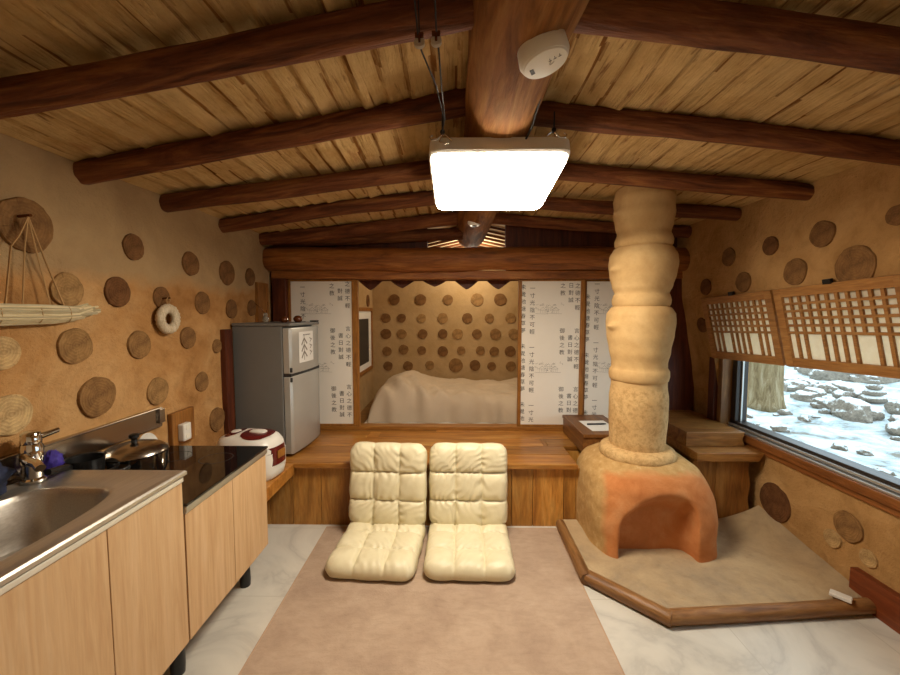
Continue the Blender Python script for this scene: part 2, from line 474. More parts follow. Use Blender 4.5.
def m_bark():
    s = NT('grey_bark')
    v = s.coord((7, 7, 1.3))
    a = s.noise(v, 2.4, 8, 0.7, 0.8)
    col = s.ramp(a, [(0.32, srgb('5c4a34')), (0.5, srgb('93805f')), (0.7, srgb('b9ab8e'))])
    s.bump(a, 1.0, 0.03)
    return s.fin(col, 0.9, 0, 0.1)
M['bark'] = m_bark()

# ------------------------------------------------------------------ room shell
def nz(x, y, z, f=1.0): return noise.noise(Vector((x * f, y * f, z * f)))
def fbm(x, y, z, f=1.0): return nz(x, y, z, f) + 0.5 * nz(x, y, z, f * 2.1) + 0.25 * nz(x, y, z, f * 4.3)

mb = MB(); mb.bb(-1.7, 2.2, -1.3, 4.7, -0.1, 0.0)
struct(mb.obj('floor', M['floor']))

WL = -1.47
mb = MB()
mb.grid(lambda u, v: (WL + 0.012 * fbm(0, u * 6, v * 2.4, 1.3), -1.2 + 5.85 * u, 2.28 * v), 150, 60)
wall_left = struct(mb.obj('wall_left', M['adobe_left'], smooth=180))

XR = [(0, 1.94), (0.53, 1.935), (1.05, 1.86), (1.5, 1.775), (2.4, 1.735)]
def xr(z):
    for (z0, x0), (z1, x1) in zip(XR, XR[1:]):
        if z <= z1: return x0 + (x1 - x0) * max(0, (z - z0)) / (z1 - z0)
    return XR[-1][1]
WY0, WY1, WZ0, WZ1 = 0.75, 2.79, 0.56, 1.44
mb = MB()
ys = [-1.2 + i * 0.065 for i in range(30)] + [WY0 + (WY1 - WY0) * i / 32 for i in range(33)] + [WY1 + (4.65 - WY1) * i / 28 for i in range(1, 29)]
ys = sorted(set(round(y, 4) for y in ys if y < WY0 - 0.02 or y >= WY0))
zs = [WZ0 * i / 10 for i in range(10)] + [WZ0 + (WZ1 - WZ0) * i / 12 for i in range(13)] + [WZ1 + (2.3 - WZ1) * i / 14 for i in range(1, 15)]
def rwp(y, z):
    d = 0.012 * fbm(3, y, z, 2.0)
    if abs(y - WY0) < .01 or abs(y - WY1) < .01 or abs(z - WZ0) < .01 or abs(z - WZ1) < .01: d = 0
    return (xr(z) + d, y, z)
for i in range(len(ys) - 1):
    for j in range(len(zs) - 1):
        yc, zc = (ys[i] + ys[i + 1]) / 2, (zs[j] + zs[j + 1]) / 2
        if WY0 < yc < WY1 and WZ0 < zc < WZ1: continue
        mb.add([rwp(ys[i], zs[j]), rwp(ys[i + 1], zs[j]), rwp(ys[i + 1], zs[j + 1]), rwp(ys[i], zs[j + 1])], [(0, 1, 2, 3)])
XO = 2.10
for (y0, z0, y1, z1) in ((WY0, WZ0, WY1, WZ0), (WY1, WZ0, WY1, WZ1), (WY1, WZ1, WY0, WZ1), (WY0, WZ1, WY0, WZ0)):
    mb.add([(xr(z0), y0, z0), (xr(z1), y1, z1), (XO, y1, z1), (XO, y0, z0)], [(0, 1, 2, 3)])
me_obj = mb.obj('wall_right', M['adobe_right'], recalc=False)
bm = bmesh.new(); bm.from_mesh(me_obj.data); bmesh.ops.remove_doubles(bm, verts=bm.verts, dist=1e-4)
bmesh.ops.recalc_face_normals(bm, faces=bm.faces); bm.to_mesh(me_obj.data); bm.free()
me_obj.data.shade_smooth(); me_obj.data.set_sharp_from_angle(angle=R(50))
wall_right = struct(me_obj)

mb = MB(); mb.bb(-1.6, 2.1, -1.3, -1.2, 0, 2.5)
struct(mb.obj('wall_front', plain('pale_bounce_wall', 'e6dcc8', 0.9)))  # unseen wall, coloured pale to bounce lamp light up to the ceiling
YB = 4.45
mb = MB()
mb.grid(lambda u, v: (-1.55 + 3.6 * u, YB + 0.006 * fbm(u * 4, 9, v * 3, 1.5), 2.48 * v), 90, 60)
wall_back = struct(mb.obj('wall_back', M['adobe_alcove'], smooth=180))
mb = MB(); mb.bb(-1.02, -0.94, 3.24, YB + .02, 0.386, 2.2)
wall_al = struct(mb.obj('wall_alcove', M['adobe_alcove']))

# log slices set in the walls (parts of the walls)
def tonecol(t):
    st = [(0.0, '4e3624'), (0.2, '6f4a2c'), (0.4, '7f5c38'), (0.6, '957248'), (0.8, 'b08e5e'), (1.0, 'ccb080')]
    for (a, ca), (b, cb) in zip(st, st[1:]):
        if t <= b:
            k = (t - a) / (b - a); x, y = srgb(ca), srgb(cb)
            return tuple(x[i] + (y[i] - x[i]) * k for i in range(4))
    return srgb('c49a5c')
def disc_mesh(r, seed):
    m = MB(); n = 36; loops = []
    rr = [1 + 0.07 * noise.noise(Vector((math.cos(2 * PI * j / n) * 1.3, math.sin(2 * PI * j / n) * 1.3, seed * 3.1))) + (0.04 * noise.noise(Vector((math.cos(2 * PI * j / n) * 4, math.sin(2 * PI * j / n) * 4, seed)))) for j in range(n)]
    for k, z in ((1.0, -0.03), (1.0, 0.002), (0.975, 0.0055), (0.6, 0.006), (0.2, 0.0065)):
        loops.append([(r * k * rr[j] * math.cos(2 * PI * j / n), r * k * rr[j] * math.sin(2 * PI * j / n), z) for j in range(n)])
    m.loft(loops)
    return m
def put_disc(parent, loc, nrm, r, t, seed):
    o = disc_mesh(r, seed).obj('log_end', M['disc'], parent, smooth=40)
    q = Vector(nrm).to_track_quat('Z', 'Y').to_euler()
    o.location = loc; o.rotation_euler = q
    o.color = tonecol(min(1, t + (.14 if parent is wall_right else .05)))
    return o
LEFT = [(1.33, 1.676, 0.092, 0.45), (1.78, 1.675, 0.059, 0.3), (2.17, 1.647, 0.067, 0.35), (2.51, 1.63, 0.080, 0.33), (2.79, 1.629, 0.062, 0.3), (1.46, 1.463, 0.064, 0.7), (1.68, 1.467, 0.065, 0.2), (1.94, 1.45, 0.055, 0.35), (2.26, 1.432, 0.066, 0.4), (2.55, 1.4, 0.063, 0.33), (2.81, 1.409, 0.058, 0.33), (1.48, 1.249, 0.069, 0.6), (1.78, 1.227, 0.065, 0.55), (2.12, 1.238, 0.06, 0.42), (2.38, 1.17, 0.043, 0.5), (1.24, 1.247, 0.055, 0.9), (1.56, 1.036, 0.082, 0.5), (1.88, 0.991, 0.069, 0.62), (2.23, 0.974, 0.058, 0.5), (1.25, 1.04, 0.069, 0.95), (2.35, 0.72, 0.074, 0.45)]
for i, (y, z, r, t) in enumerate(LEFT):
    u, v = (y + 1.2) / 5.85, z / 2.28
    put_disc(wall_left, (WL + 0.012 * fbm(0, u * 6, v * 2.4, 1.3) + 0.003, y, z), (1, 0, 0), r, t, i + 1)
RIGHT = [(2.23, 1.749, 0.052, 0.12), (1.93, 1.755, 0.064, 0.3), (2.56, 1.733, 0.059, 0.3), (2.79, 1.556, 0.057, 0.12), (2.07, 1.588, 0.069, 0.33), (1.77, 1.583, 0.091, 0.33), (2.43, 1.564, 0.062, 0.3), (1.61, 1.766, 0.041, 0.25), (2.88, 1.285, 0.055, 0.12), (2.31, 0.235, 0.110, 0.05), (1.88, 0.326, 0.072, 0.42), (1.95, 0.224, 0.045, 0.75), (1.78, 0.229, 0.041, 0.75)]
for i, (y, z, r, t) in enumerate(RIGHT):
    dz = (xr(z + .02) - xr(z - .02)) / .04
    put_disc(wall_right, (xr(z) + 0.012 * fbm(3, y, z, 2.0) - 0.003, y, z), (-1, 0, dz), r, t, i + 40)
BACK = [(-0.69, 1.52), (-0.39, 1.52), (-0.08, 1.52), (0.25, 1.52), (0.51, 1.52), (-0.79, 1.31), (-0.61, 1.31), (-0.38, 1.31), (-0.14, 1.31), (0.14, 1.31), (0.39, 1.31), (0.63, 1.31), (-0.79, 1.13), (-0.61, 1.13), (-0.37, 1.13), (-0.14, 1.13), (0.03, 1.13), (0.25, 1.13), (0.46, 1.13), (0.67, 1.13), (-0.78, 0.93), (-0.59, 0.95), (-0.38, 0.94), (-0.14, 0.93), (0.07, 0.94), (0.29, 0.94), (0.45, 0.93), (0.63, 0.93), (-0.77, 0.76), (-0.54, 0.76), (-0.29, 0.77), (0.01, 0.77), (0.23, 0.77), (0.42, 0.76), (0.64, 0.76)]
rd = random.Random(4)
for i, (x, z) in enumerate(BACK):
    r = {1.52: 0.066}.get(z, 0.056) * rd.uniform(0.85, 1.12)
    if (x, z) == (0.01, 0.77): r = 0.08
    put_disc(wall_back, (x, YB - 0.004, z), (0, -1, 0), r, rd.uniform(0.3, 0.72), i + 80)
put_disc(wall_al, (-0.937, 4.2, 1.5), (1, 0, 0), 0.065, 0.25, 130)

# sloping ceiling of mud and split sticks, with log rafters
def zl(x, y):
    k = (x + 1.47) / 1.52
    return 1.978 + k * (0.232 - 0.045 * (y - 1.5))
def zrt(x, y):
    k = (x - 0.28) / 1.5
    return 2.185 - 0.04 * (y - 1.5) + k * (-0.155 + 0.04 * (y - 1.5))
SW = 0.088
def stick(x, y, seed):
    xx = x + 0.034 * nz(x * 0.7, y * .9, seed, 1.1) + 0.014 * nz(x * 3, y * 3, seed, 1.0) + 0.006 * nz(x * 9, y * 9, seed, 1.0)
    f = (xx / SW) % 1.0; i = math.floor(xx / SW)
    h = nz(i * 7.3, seed, 0.5 + y * .35, 1.0)
    return f, i, h
def ceil_mesh(x0, x1, zf, seed, flip):
    m = MB()
    nx, ny = int((x1 - x0) / 0.0085), 56
    y0, y1 = -1.25, 3.2
    def fn(u, v):
        x, y = x0 + (x1 - x0) * u, y0 + (y1 - y0) * v
        f, i, h = stick(x, y, seed)
        if flip: f = 1 - f
        d = (0.024 * (1 - f) if f > 0.2 else 0.024 * .8 * (f / 0.2) ** .6) * max(.15, .75 + 1.1 * nz(i * 3.1, y * 1.3, seed, 1.0))
        return (x, y, zf(x, y) - d * (0.8 + 0.6 * h) + 0.009 * fbm(x, y, seed, 2.6))
    def tone(u, v):
        x, y = x0 + (x1 - x0) * u, y0 + (y1 - y0) * v
        f, i, h = stick(x, y, seed)
        if flip: f = 1 - f
        return (0.55 + .55 * nz(i * 5.7, y * 1.6, seed, 1.3)) + .12 if f < 0.18 or f > 0.94 else 0.2 + 0.22 * h
    m.grid(fn, nx, ny, tone)
    return m
cl = ceil_mesh(-1.62, 0.22, zl, 3.3, False).obj('ceiling', M['ceiling'], smooth=60)
struct(cl)
cr = ceil_mesh(0.10, 1.95, zrt, 8.1, True).obj('ceiling', M['ceiling'], smooth=60)
struct(cr)
# alcove ceiling: closer rafters under pale mud
for sx in (-1, 1):
    mb = MB()
    xa, xb = 0.16, (-1.6 if sx < 0 else 2.0)
    mb.add([(xa, 3.15, 2.13), (xb, 3.15, 1.74), (xb, 4.7, 1.74), (xa, 4.7, 2.13)], [(0, 1, 2, 3)])
    ca = struct(mb.obj('ceiling', M['alcove_ceiling']))
    for k in range(7):
        y = 3.32 + 0.17 * k
        mb = MB(); mb.tube([(xa, y, 2.118), (xb, y + .03, 1.728)], 0.011, 8)
        mb.obj('rafter', M['beam'], ca, smooth=60)
# back edge over the rafters closing the roof
mb = MB(); mb.bb(-1.6, 2.0, 4.60, 4.7, 2.0, 2.6); struct(mb.obj('wall_gable', M['adobe_alcove']))

def log_obj(name, p0, p1, r0, r1, mat, seed, amp=0.10, bend=0.03, nseg=54, n=24, flat=1.0, parent=None):
    p0, p1 = Vector(p0), Vector(p1); L = (p1 - p0).length
    m = MB(); loops = []
    for i in range(nseg + 1):
        k = i / nseg; x = L * k; rad = r0 + (r1 - r0) * k
        by, bz = bend * nz(x * 0.8, seed, 1, 1.0), bend * nz(x * 0.8, seed, 7, 1.0)
        l = []
        for j in range(n):
            a = 2 * PI * j / n
            rr = rad * (1 + amp * fbm(x * 0.9 + seed * 5, math.cos(a) * 0.8, math.sin(a) * 0.8 + seed, 1.6) + .05 * nz(x * 5, math.cos(a) * 3 + seed, math.sin(a) * 3, 1.0))
            l.append((x, by + rr * math.cos(a), bz + rr * flat * math.sin(a)))
        if i in (0, nseg):
            c = Vector((x, by, bz))
            ins = [c + (Vector(p) - c) * 0.93 for p in l]
            if i == 0: loops.append([p + Vector((-0.008, 0, 0)) for p in ins]); loops.append(l)
            else: loops.append(l); loops.append([p + Vector((0.008, 0, 0)) for p in ins])
        else: loops.append(l)
    m.loft(loops, tone=(seed * 0.37) % 1.0)
    o = m.obj(name, mat, parent, smooth=50)
    o.location = p0
    o.rotation_euler = (p1 - p0).to_track_quat('X', 'Z').to_euler()
    return o

RY = [1.06, 1.54, 2.0, 2.48, 2.98]
LL = ['dark log rafter crossing above the sink, passing beside the hanging pulleys', 'dark log rafter whose inner end is beside the wire hooks left of the lamp', 'dark log rafter above the cooktop, third back from the pulleys', 'slim dark log rafter over the fridge side, fourth back from the pulleys', 'dark log rafter just above and before the log lintel on the fridge side']
RL = ['thick dark log rafter beside the big round smoke alarm', 'dark log rafter on the window side starting just behind the smoke alarm and lamp', 'dark log rafter ending above the first lattice shutter, third from the smoke alarm', 'short looking dark log rafter meeting the top of the clay flue', 'dark log rafter behind the clay flue, nearest the log lintel on window side']
for i, y in enumerate(RY):
    zz = lambda x: zl(x, y) - 0.054
    rr = [0.043, 0.044, 0.043, 0.042, 0.048][i]
    o = log_obj('roof_rafter', (-1.50, y + .01, zz(-1.50)), (0.045, y, zz(0.045)), rr, rr * 1.05, M['beam'], 1.3 + i, 0.16)
    tag(o, LL[i], 'rafter', 'log rafters of the sloping ceiling')
    zz = lambda x: zrt(x, y) - 0.052
    rr = [0.047, 0.043, 0.042, 0.040, 0.042][i]
    o = log_obj('roof_rafter', (0.27, y, zz(0.27)), (xr(2.0) + 0.02, y + .02, zz(xr(2.0) + .02)), rr, rr, M['beam'], 11.3 + i, 0.13)
    tag(o, RL[i], 'rafter', 'log rafters of the sloping ceiling')

def zb(y): return 2.03 - 0.042 * (y - 1.0)
o = log_obj('ridge_beam', (0.215, -0.6, zb(-0.6) + .13), (0.145, 3.5, zb(3.5) + .13), 0.142, 0.125, M['ridge'], 4.2, 0.07, 0.015, 70, 28)
tag(o, 'broad brown ridge log running overhead from the smoke alarm to the alcove', 'beam')
o = log_obj('lintel_log', (-1.46, 3.06, 1.79), (1.80, 3.06, 1.785), 0.092, 0.088, M['lintel'], 6.6, 0.10, 0.02, 50, 22)
tag(o, 'thick round log lintel spanning over the paper sliding doors', 'lintel')
log_obj('roof_rafter', (-1.42, 3.1, 1.93), (0.05, 3.10, 1.99), 0.045, 0.045, M['beam'], 9.9, 0.12)
o = bpy.data.objects['roof_rafter.010'] if 'roof_rafter.010' in bpy.data.objects else None
if o: tag(o, 'dark smoked log lying directly on top of the lintel, fridge side', 'rafter', 'log rafters of the sloping ceiling')

# frame around the sliding doors
PY = 3.13
def trim(nm, x0, x1, y0, y1, z0, z1, mat, bevel=0.004, parent=None):
    m = MB(); m.bb(x0, x1, y0, y1, z0, z1)
    o = m.obj(nm, mat, parent, bevel=bevel)
    if not parent: struct(o)
    return o
trim('trim_1', -1.45, 1.90, PY - .05, PY + .09, 1.64, 1.705, M['lintel'])
trim('trim_2', -1.33, 1.50, PY - .02, PY + .07, 0.42, 0.452, M['frame_x'])
trim('trim_3', -1.44, -1.335, PY - .06, PY + .09, 0.42, 1.645, M['dark_trim'])
trim('trim_4', 1.50, 1.90, PY - .04, PY + .08, 0.42, 1.645, M['dark_trim'])
trim('gable_void_shade_1', -1.46, -0.22, PY + .02, PY + .05, 1.706, 2.14, M['dark_trim'])  # dark sheet added to stand in for the unlit void above the lintel
trim('gable_void_shade_2', 0.40, 1.90, PY + .02, PY + .05, 1.706, 2.14, M['dark_trim'])  # same added dark sheet for the void on the window side
trim('trim_5', -1.475, -1.44, 2.42, 2.50, 0.42, 1.27, M['dark_trim'])
trim('trim_6', -1.475, -1.445, 2.86, 3.02, 0.9, 1.60, M['board'])
trim('baseboard_right', 1.905, 1.945, -1.2, 1.83, 0, 0.155, M['redboard'])
# scalloped dark valance board under the lintel, inside the opening
mb = MB(); pts = [(-0.80, 1.655), (0.53, 1.655)]
low = []
for k in range(0, 121):
    x = 0.53 - 1.33 * k / 120
    ph = ((x + 0.70) / 0.265) % 1.0
    d = min(ph, 1 - ph)
    low.append((x, 1.635 - 0.060 * max(0.0, 1 - (d / 0.36) ** 1.25) * (1 + .25 * math.sin(7 * x))))
mb.prism(pts + low, -0.012, 0.012, Matrix.Translation((0, PY + .115, 0)) @ Matrix.Rotation(R(90), 4, 'X'))
tag(mb.obj('scalloped_valance', M['dark_trim']), 'dark scalloped wooden valance hanging under the lintel in the alcove opening', 'valance')

# ------------------------------------------------------------------ raised wooden platform
plat = thing('wooden_platform', 'raised honey brown wooden platform with vertical front boards before the alcove', 'platform', (0, 2.44, 0))
mb = MB(); rd = random.Random(11)
for k in range(5):
    y0 = -0.02 + k * 0.165
    xe = 0.775 if k < 2 else 1.50
    xs = [-1.46] + sorted(rd.uniform(-1.0, .7) for _ in range(2)) + [xe]
    for a, b in zip(xs, xs[1:]):
        mb.bb(a + .001, b - .001, y0 + .001, y0 + 0.163, 0.385, 0.42 + rd.uniform(-.001, .001), rd.random())
mb.obj('top_boards', M['plat_top'], plat, bevel=0.002)
mb = MB(); mb.bb(-1.03, 0.775, -0.035, -0.0205, 0.388, 0.4205)
mb.obj('fascia', M['plat_top'], plat, bevel=0.004)
mb = MB(); x = -1.35
while x < 0.77:
    wd = rd.uniform(0.13, 0.20); x1 = min(x + wd, 0.775)
    mb.bb(x + .0015, x1 - .0015, 0.0, 0.03, 0.0, 0.384, rd.random()); x = x1
mb.obj('front_boards', M['plat_front'], plat, bevel=0.002)
mb = MB(); mb.bb(.7755, .80, .0, .335, 0, .384, .3); mb.bb(.80, 1.50, .31, .335, 0, .384, .6)
mb.obj('side_boards', M['plat_front'], plat, bevel=0.002)
mb = MB(); mb.bb(-1.46, -1.035, -0.455, -0.022, 0.383, 0.42, 0.7)
mb.bb(-1.055, -1.025, -0.455, -0.022, 0.345, 0.4195, 0.8)
mb.obj('side_shelf', M['plat_top'], plat, bevel=0.003)
mb = MB(); mb.bb(-1.46, 1.95, 0.835, 2.0, 0.32, 0.385)
mb.obj('alcove_deck', M['alcove_floor'], plat)

# window bench beside the stove
bn = thing('window_bench', 'stepped wooden bench with live edge end, wedged between clay stove and window wall', 'bench', (0, 2.44, 0))
mb = MB(); rb = random.Random(3)
for a, b in ((1.515, 1.66), (1.66, 1.9)):
    n = 12; L = [(a + .0015, 0.03), (b - .0015, 0.03)]
    if b > 1.8:
        pr = [(a + .0015, 0.045)] + [(b - .02 + 0.007 * math.sin(k * 1.1) - 0.012 * k / n, 0.045 + 0.405 * k / n) for k in range(n + 1)] + [(a + .0015, 0.45)]
    else: pr = [(a, 0.045), (b - .0015, 0.045), (b - .0015, 0.45), (a, 0.45)]
    mb.prism(pr, -0.03, 0.0, Matrix.Rotation(R(90), 4, 'X'), rb.random())
mb.obj('front_boards', M['bench'], bn, bevel=0.002)
mb = MB(); mb.prism([(1.505, 0.45), (1.89, 0.45), (1.925, 0.505), (1.505, 0.505)], -0.69, 0.05, Matrix.Rotation(R(90), 4, 'X'))
mb.obj('cap_board', M['bench_x'], bn, bevel=0.004)
mb = MB(); mb.prism([(1.505, 0.506), (1.89, 0.506), (1.87, 0.55), (1.885, 0.60), (1.505, 0.60)], -0.69, -0.07, Matrix.Rotation(R(90), 4, 'X'), 0.2)
mb.obj('upper_step', M['bench_x'], bn, bevel=0.004)

# ------------------------------------------------------------------ sliding paper doors
tcache = {}
def text_geo(s):
    if s not in tcache:
        cu = bpy.data.curves.new('t', 'FONT'); cu.body = s; cu.size = 1.0; cu.align_x = 'CENTER'; cu.align_y = 'CENTER'; cu.resolution_u = 2
        o = bpy.data.objects.new('t', cu); C.objects.link(o)
        dg = bpy.context.evaluated_depsgraph_get()
        me = bpy.data.meshes.new_from_object(o.evaluated_get(dg))
        vs = [v.co.copy() for v in me.vertices]; fs = [list(p.vertices) for p in me.polygons]
        bpy.data.objects.remove(o); bpy.data.curves.remove(cu); bpy.data.meshes.remove(me)
        tcache[s] = (vs, fs)
    return tcache[s]
def put_text(m, s, x, z, size, y=0.0, M4=None, slant=0.0):
    vs, fs = text_geo(s)
    pv = [Vector((x + p.x * size, y, z + p.y * size + slant * p.x * size)) for p in vs]
    if M4 is not None: pv = [M4 @ p for p in pv]
    m.add(pv, fs)
COLS = ['一寸光陰不可輕', '未覺池塘春草夢', '言心之德不輕', '書日對誠', '御後之教']
def sketch(m, cx, cz, seed, y):
    r = random.Random(seed)
    def stroke(pts, wd=0.0016):
        for a, b in zip(pts, pts[1:]):
            d = Vector((b[0] - a[0], 0, b[1] - a[1]))
            if d.length < 1e-5: continue
            nrm = Vector((-d.z, 0, d.x)).normalized() * wd / 2
            A = Vector((a[0], y, a[1])); B = Vector((b[0], y, b[1]))
            m.add([A - nrm, B - nrm, B + nrm, A + nrm], [(0, 1, 2, 3)])
    for k in range(3):   # pavilion roofs and posts
        x = cx - 0.05 + 0.05 * k; z = cz - 0.005 + 0.018 * (k == 1)
        stroke([(x - .03, z), (x - .012, z + .012), (x, z + .024), (x + .012, z + .012), (x + .03, z)])
        stroke([(x - .028, z), (x + .028, z)])
        for q in (-.02, -.006, .008, .02): stroke([(x + q, z), (x + q, z - .025)], .0012)
    for k in range(26):  # tree scribbles and ground
        x, z = cx + r.uniform(-.11, .11), cz + r.uniform(-.035, .045)
        pts = [(x, z)]
        for _ in range(5): pts.append((pts[-1][0] + r.uniform(-.008, .012), pts[-1][1] + r.uniform(-.006, .006)))
        stroke(pts, .0012)
    stroke([(cx - .11, cz - .032), (cx - .04, cz - .036), (cx + .02, cz - .031), (cx + .10, cz - .034)], .0015)
def paper_door(x0, x1, y, label, cols, sk, stiles):
    H0, H1 = 0.453, 1.638
    t = thing('sliding_door', label, 'sliding door', ((x0 + x1) / 2, y, H0), 0, 'paper sliding doors of the alcove')
    hw = (x1 - x0) / 2; h = H1 - H0
    m = MB()
    sl, sr = stiles
    m.bb(-hw, -hw + sl, -.016, .016, 0, h, .4); m.bb(hw - sr, hw, -.016, .016, 0, h, .6)
    m.bb(-hw + sl, hw - sr, -.014, .014, 0, .016, .5); m.bb(-hw + sl, hw - sr, -.014, .014, h - .014, h, .5)
    m.obj('door_frame', M['frame'], t, bevel=0.002)
    m = MB(); m.bb(-hw + sl, hw - sr, -.006, .006, .016, h - .014)
    m.obj('paper_panel', M['paper'], t)
    m = MB(); yy = -.0072
    lo, hi = .02, h - .018
    left = -hw + sl
    for (cx, txt, z0) in cols:
        for rep in range(-1, 4):
            for k, ch in enumerate(txt):
                z = (z0 - H0) - rep * 0.472 - k * 0.0575
                if lo + .02 < z < hi - .018: put_text(m, ch, left + cx, z, 0.043, yy)
    m.obj('calligraphy', M['ink'], t, recalc=False)
    if sk is not None:
        m = MB()
        for rep in range(-1, 4):
            z = 1.40 - H0 - rep * 0.472
            if lo + .04 < z < hi - .05: sketch(m, left + sk, z, 5, yy)
        m.obj('ink_drawing', M['ink_grey'], t, recalc=False)
    return t
paper_door(-1.335, -0.775, PY, 'paper sliding door with black calligraphy, standing behind the fridge', [(.095, COLS[0], 1.575), (.33, COLS[4], 1.70), (.395, COLS[3], 1.66), (.455, COLS[2], 1.715)], .22, (.02, .05))
paper_door(0.505, 1.03, PY, 'wide paper sliding door with calligraphy between the bed opening and clay flue', [(.012, COLS[1], 1.575), (.085, COLS[0], 1.565), (.325, COLS[4], 1.70), (.39, COLS[3], 1.645), (.442, COLS[2], 1.70)], .22, (.026, .034))
paper_door(1.032, 1.50, PY + .036, 'paper sliding door partly hidden behind the clay flue', [(.012, COLS[1], 1.50), (.085, COLS[0], 1.60), (.33, COLS[4], 1.66)], .21, (.022, .03))

# ------------------------------------------------------------------ alcove: bed and picture
mb = MB(); mb.bb(-0.80, 1.5, 3.36, 4.40, 0.386, 0.405)
o = mb.obj('floor_mat', M['sheet'], bevel=0.004); tag(o, 'thin white sleeping mat peeking out under the beige duvet', 'mat')
def bed(u, v):
    x = -0.77 + 2.27 * u; y = 3.37 + 1.03 * v
    ex = min(1, max(0, (x + 0.77) / 0.12)); ex = math.sqrt(1 - (1 - ex) ** 2)
    ey = min(1, max(0, (y - 3.37) / 0.13)); ey = math.sqrt(1 - (1 - ey) ** 2)
    eb = min(1, max(0, (4.40 - y) / 0.1)); eb = math.sqrt(1 - (1 - eb) ** 2)
    er = min(1, max(0, (1.5 - x) / 0.1))
    lump = 0.15 * math.exp(-((x + 0.47) / 0.24) ** 2) * math.exp(-((y - 3.85) / 0.5) ** 2)
    h = 0.225 + lump + 0.022 * fbm(x, y, 2, 2.2) + 0.014 * fbm(x, y * 2, 5, 7) + .02 * max(0, nz(x * 1.2, y * 3, 9, 3.0))
    fold = 0.030 * math.sin(x * 34 + y * 14 + 6 * nz(x, y, 4, 2.0)) * max(0, 1 - (y - 3.37) / 0.5) * math.exp(-((x + 0.35) / 0.4) ** 2)
    k = min(ex, ey, eb, er) if min(ex, ey, eb, er) < 0.2 else ex * ey * eb * er
    z = 0.408 + (h + fold) * k
    sag = 0.035 * nz(x * 3, 0, 1, 1.2) * (1 - v) ** 6
    return (x + 0.012 * nz(y * 8, z * 8, 3, 1.0) * (1 - ex), y + sag - 0.02 * (1 - v) ** 4 * math.sin(x * 22 + 3 * nz(x, 1, 1, 3)), z)
mb = MB(); mb.grid(bed, 170, 90)
b = mb.obj('duvet', M['duvet'], smooth=180)
tag(b, 'rumpled beige duvet spread over the sleeping mat, humped over a pillow', 'duvet')

pf = thing('wall_picture', 'framed picture with white mount on the alcove side wall beyond the bed', 'picture', (-0.938, 3.97, 1.09))
mb = MB()
for (y0, y1, z0, z1) in ((-.36, .36, .30, .335), (-.36, .36, -.335, -.30), (-.36, -.325, -.30, .30), (.325, .36, -.30, .30)):
    mb.bb(0.0, 0.024, y0, y1, z0, z1)
mb.obj('picture_frame', M['board'], pf, bevel=.002)
mb = MB(); mb.bb(0.0, 0.010, -.325, .325, -.30, .30); mb.obj('mount', M['whitepaper'], pf)
mb = MB(); mb.bb(0.010, 0.0115, -.24, .20, -.24, .22); mb.obj('print', M['fr_dark'], pf)

# ------------------------------------------------------------------ fridge
fg = thing('fridge', 'small grey two door fridge standing on the wooden platform by the wall', 'fridge', (-1.115, 2.505, 0.421), R(-4))
mb = MB(); mb.bb(-0.345, -0.006, 0.0, 0.455, 0.012, 0.865)
mb.obj('body', M['fr_side'], fg, bevel=.006)
mb = MB(); mb.bb(-0.346, 0.05, -0.004, 0.459, 0.866, 0.886)
mb.obj('top_panel', M['fr_side'], fg, bevel=.006)
def fdoor(z0, z1):
    m = MB(); loops = []
    for z in (z0, z0 + .006, z1 - .006, z1):
        ins = .006 if z in (z0, z1) else 0
        pr = [(0.0, 0.002 + ins), (0.038, 0.002 + ins), (0.050 - ins * .5, 0.02)]
        for k in range(9):
            t = k / 8; pr.append((0.050 + 0.014 * math.sin(PI * t) - ins * .5, 0.02 + 0.41 * t))
        pr += [(0.038, 0.453 - ins), (0.0, 0.453 - ins)]
        loops.append([(x, y, z) for x, y in pr])
    m.loft(loops); return m
d1 = fdoor(0.555, 0.855).obj('door', M['fr_door'], fg, smooth=35)
d2 = fdoor(0.02, 0.535).obj('door', M['fr_door'], fg, smooth=35)
mb = MB(); mb.bb(-0.006, 0.046, 0.006, 0.45, 0.535, 0.555); mb.obj('gasket', M['fr_dark'], fg)
for dd, z in ((d1, 0.565), (d2, 0.50)):
    mb = MB(); mb.bb(0.0405, 0.052, 0.003, 0.02, z, z + .03); mb.obj('handle', M['fr_dark'], dd, bevel=.003)
mb = MB(); mb.bb(0.0, 0.05, 0.40, 0.45, 0.886, 0.897); mb.obj('hinge_cover', M['fr_dark'], fg, bevel=.003)
for y in (.03, .42):
    mb = MB(); mb.lathe([(0.015, 0), (0.015, 0.014)], 12, (-.03, y, 0)); mb.obj('foot', M['black'], fg)
    mb = MB(); mb.lathe([(0.015, 0), (0.015, 0.014)], 12, (-.32, y, 0)); mb.obj('foot', M['black'], fg)
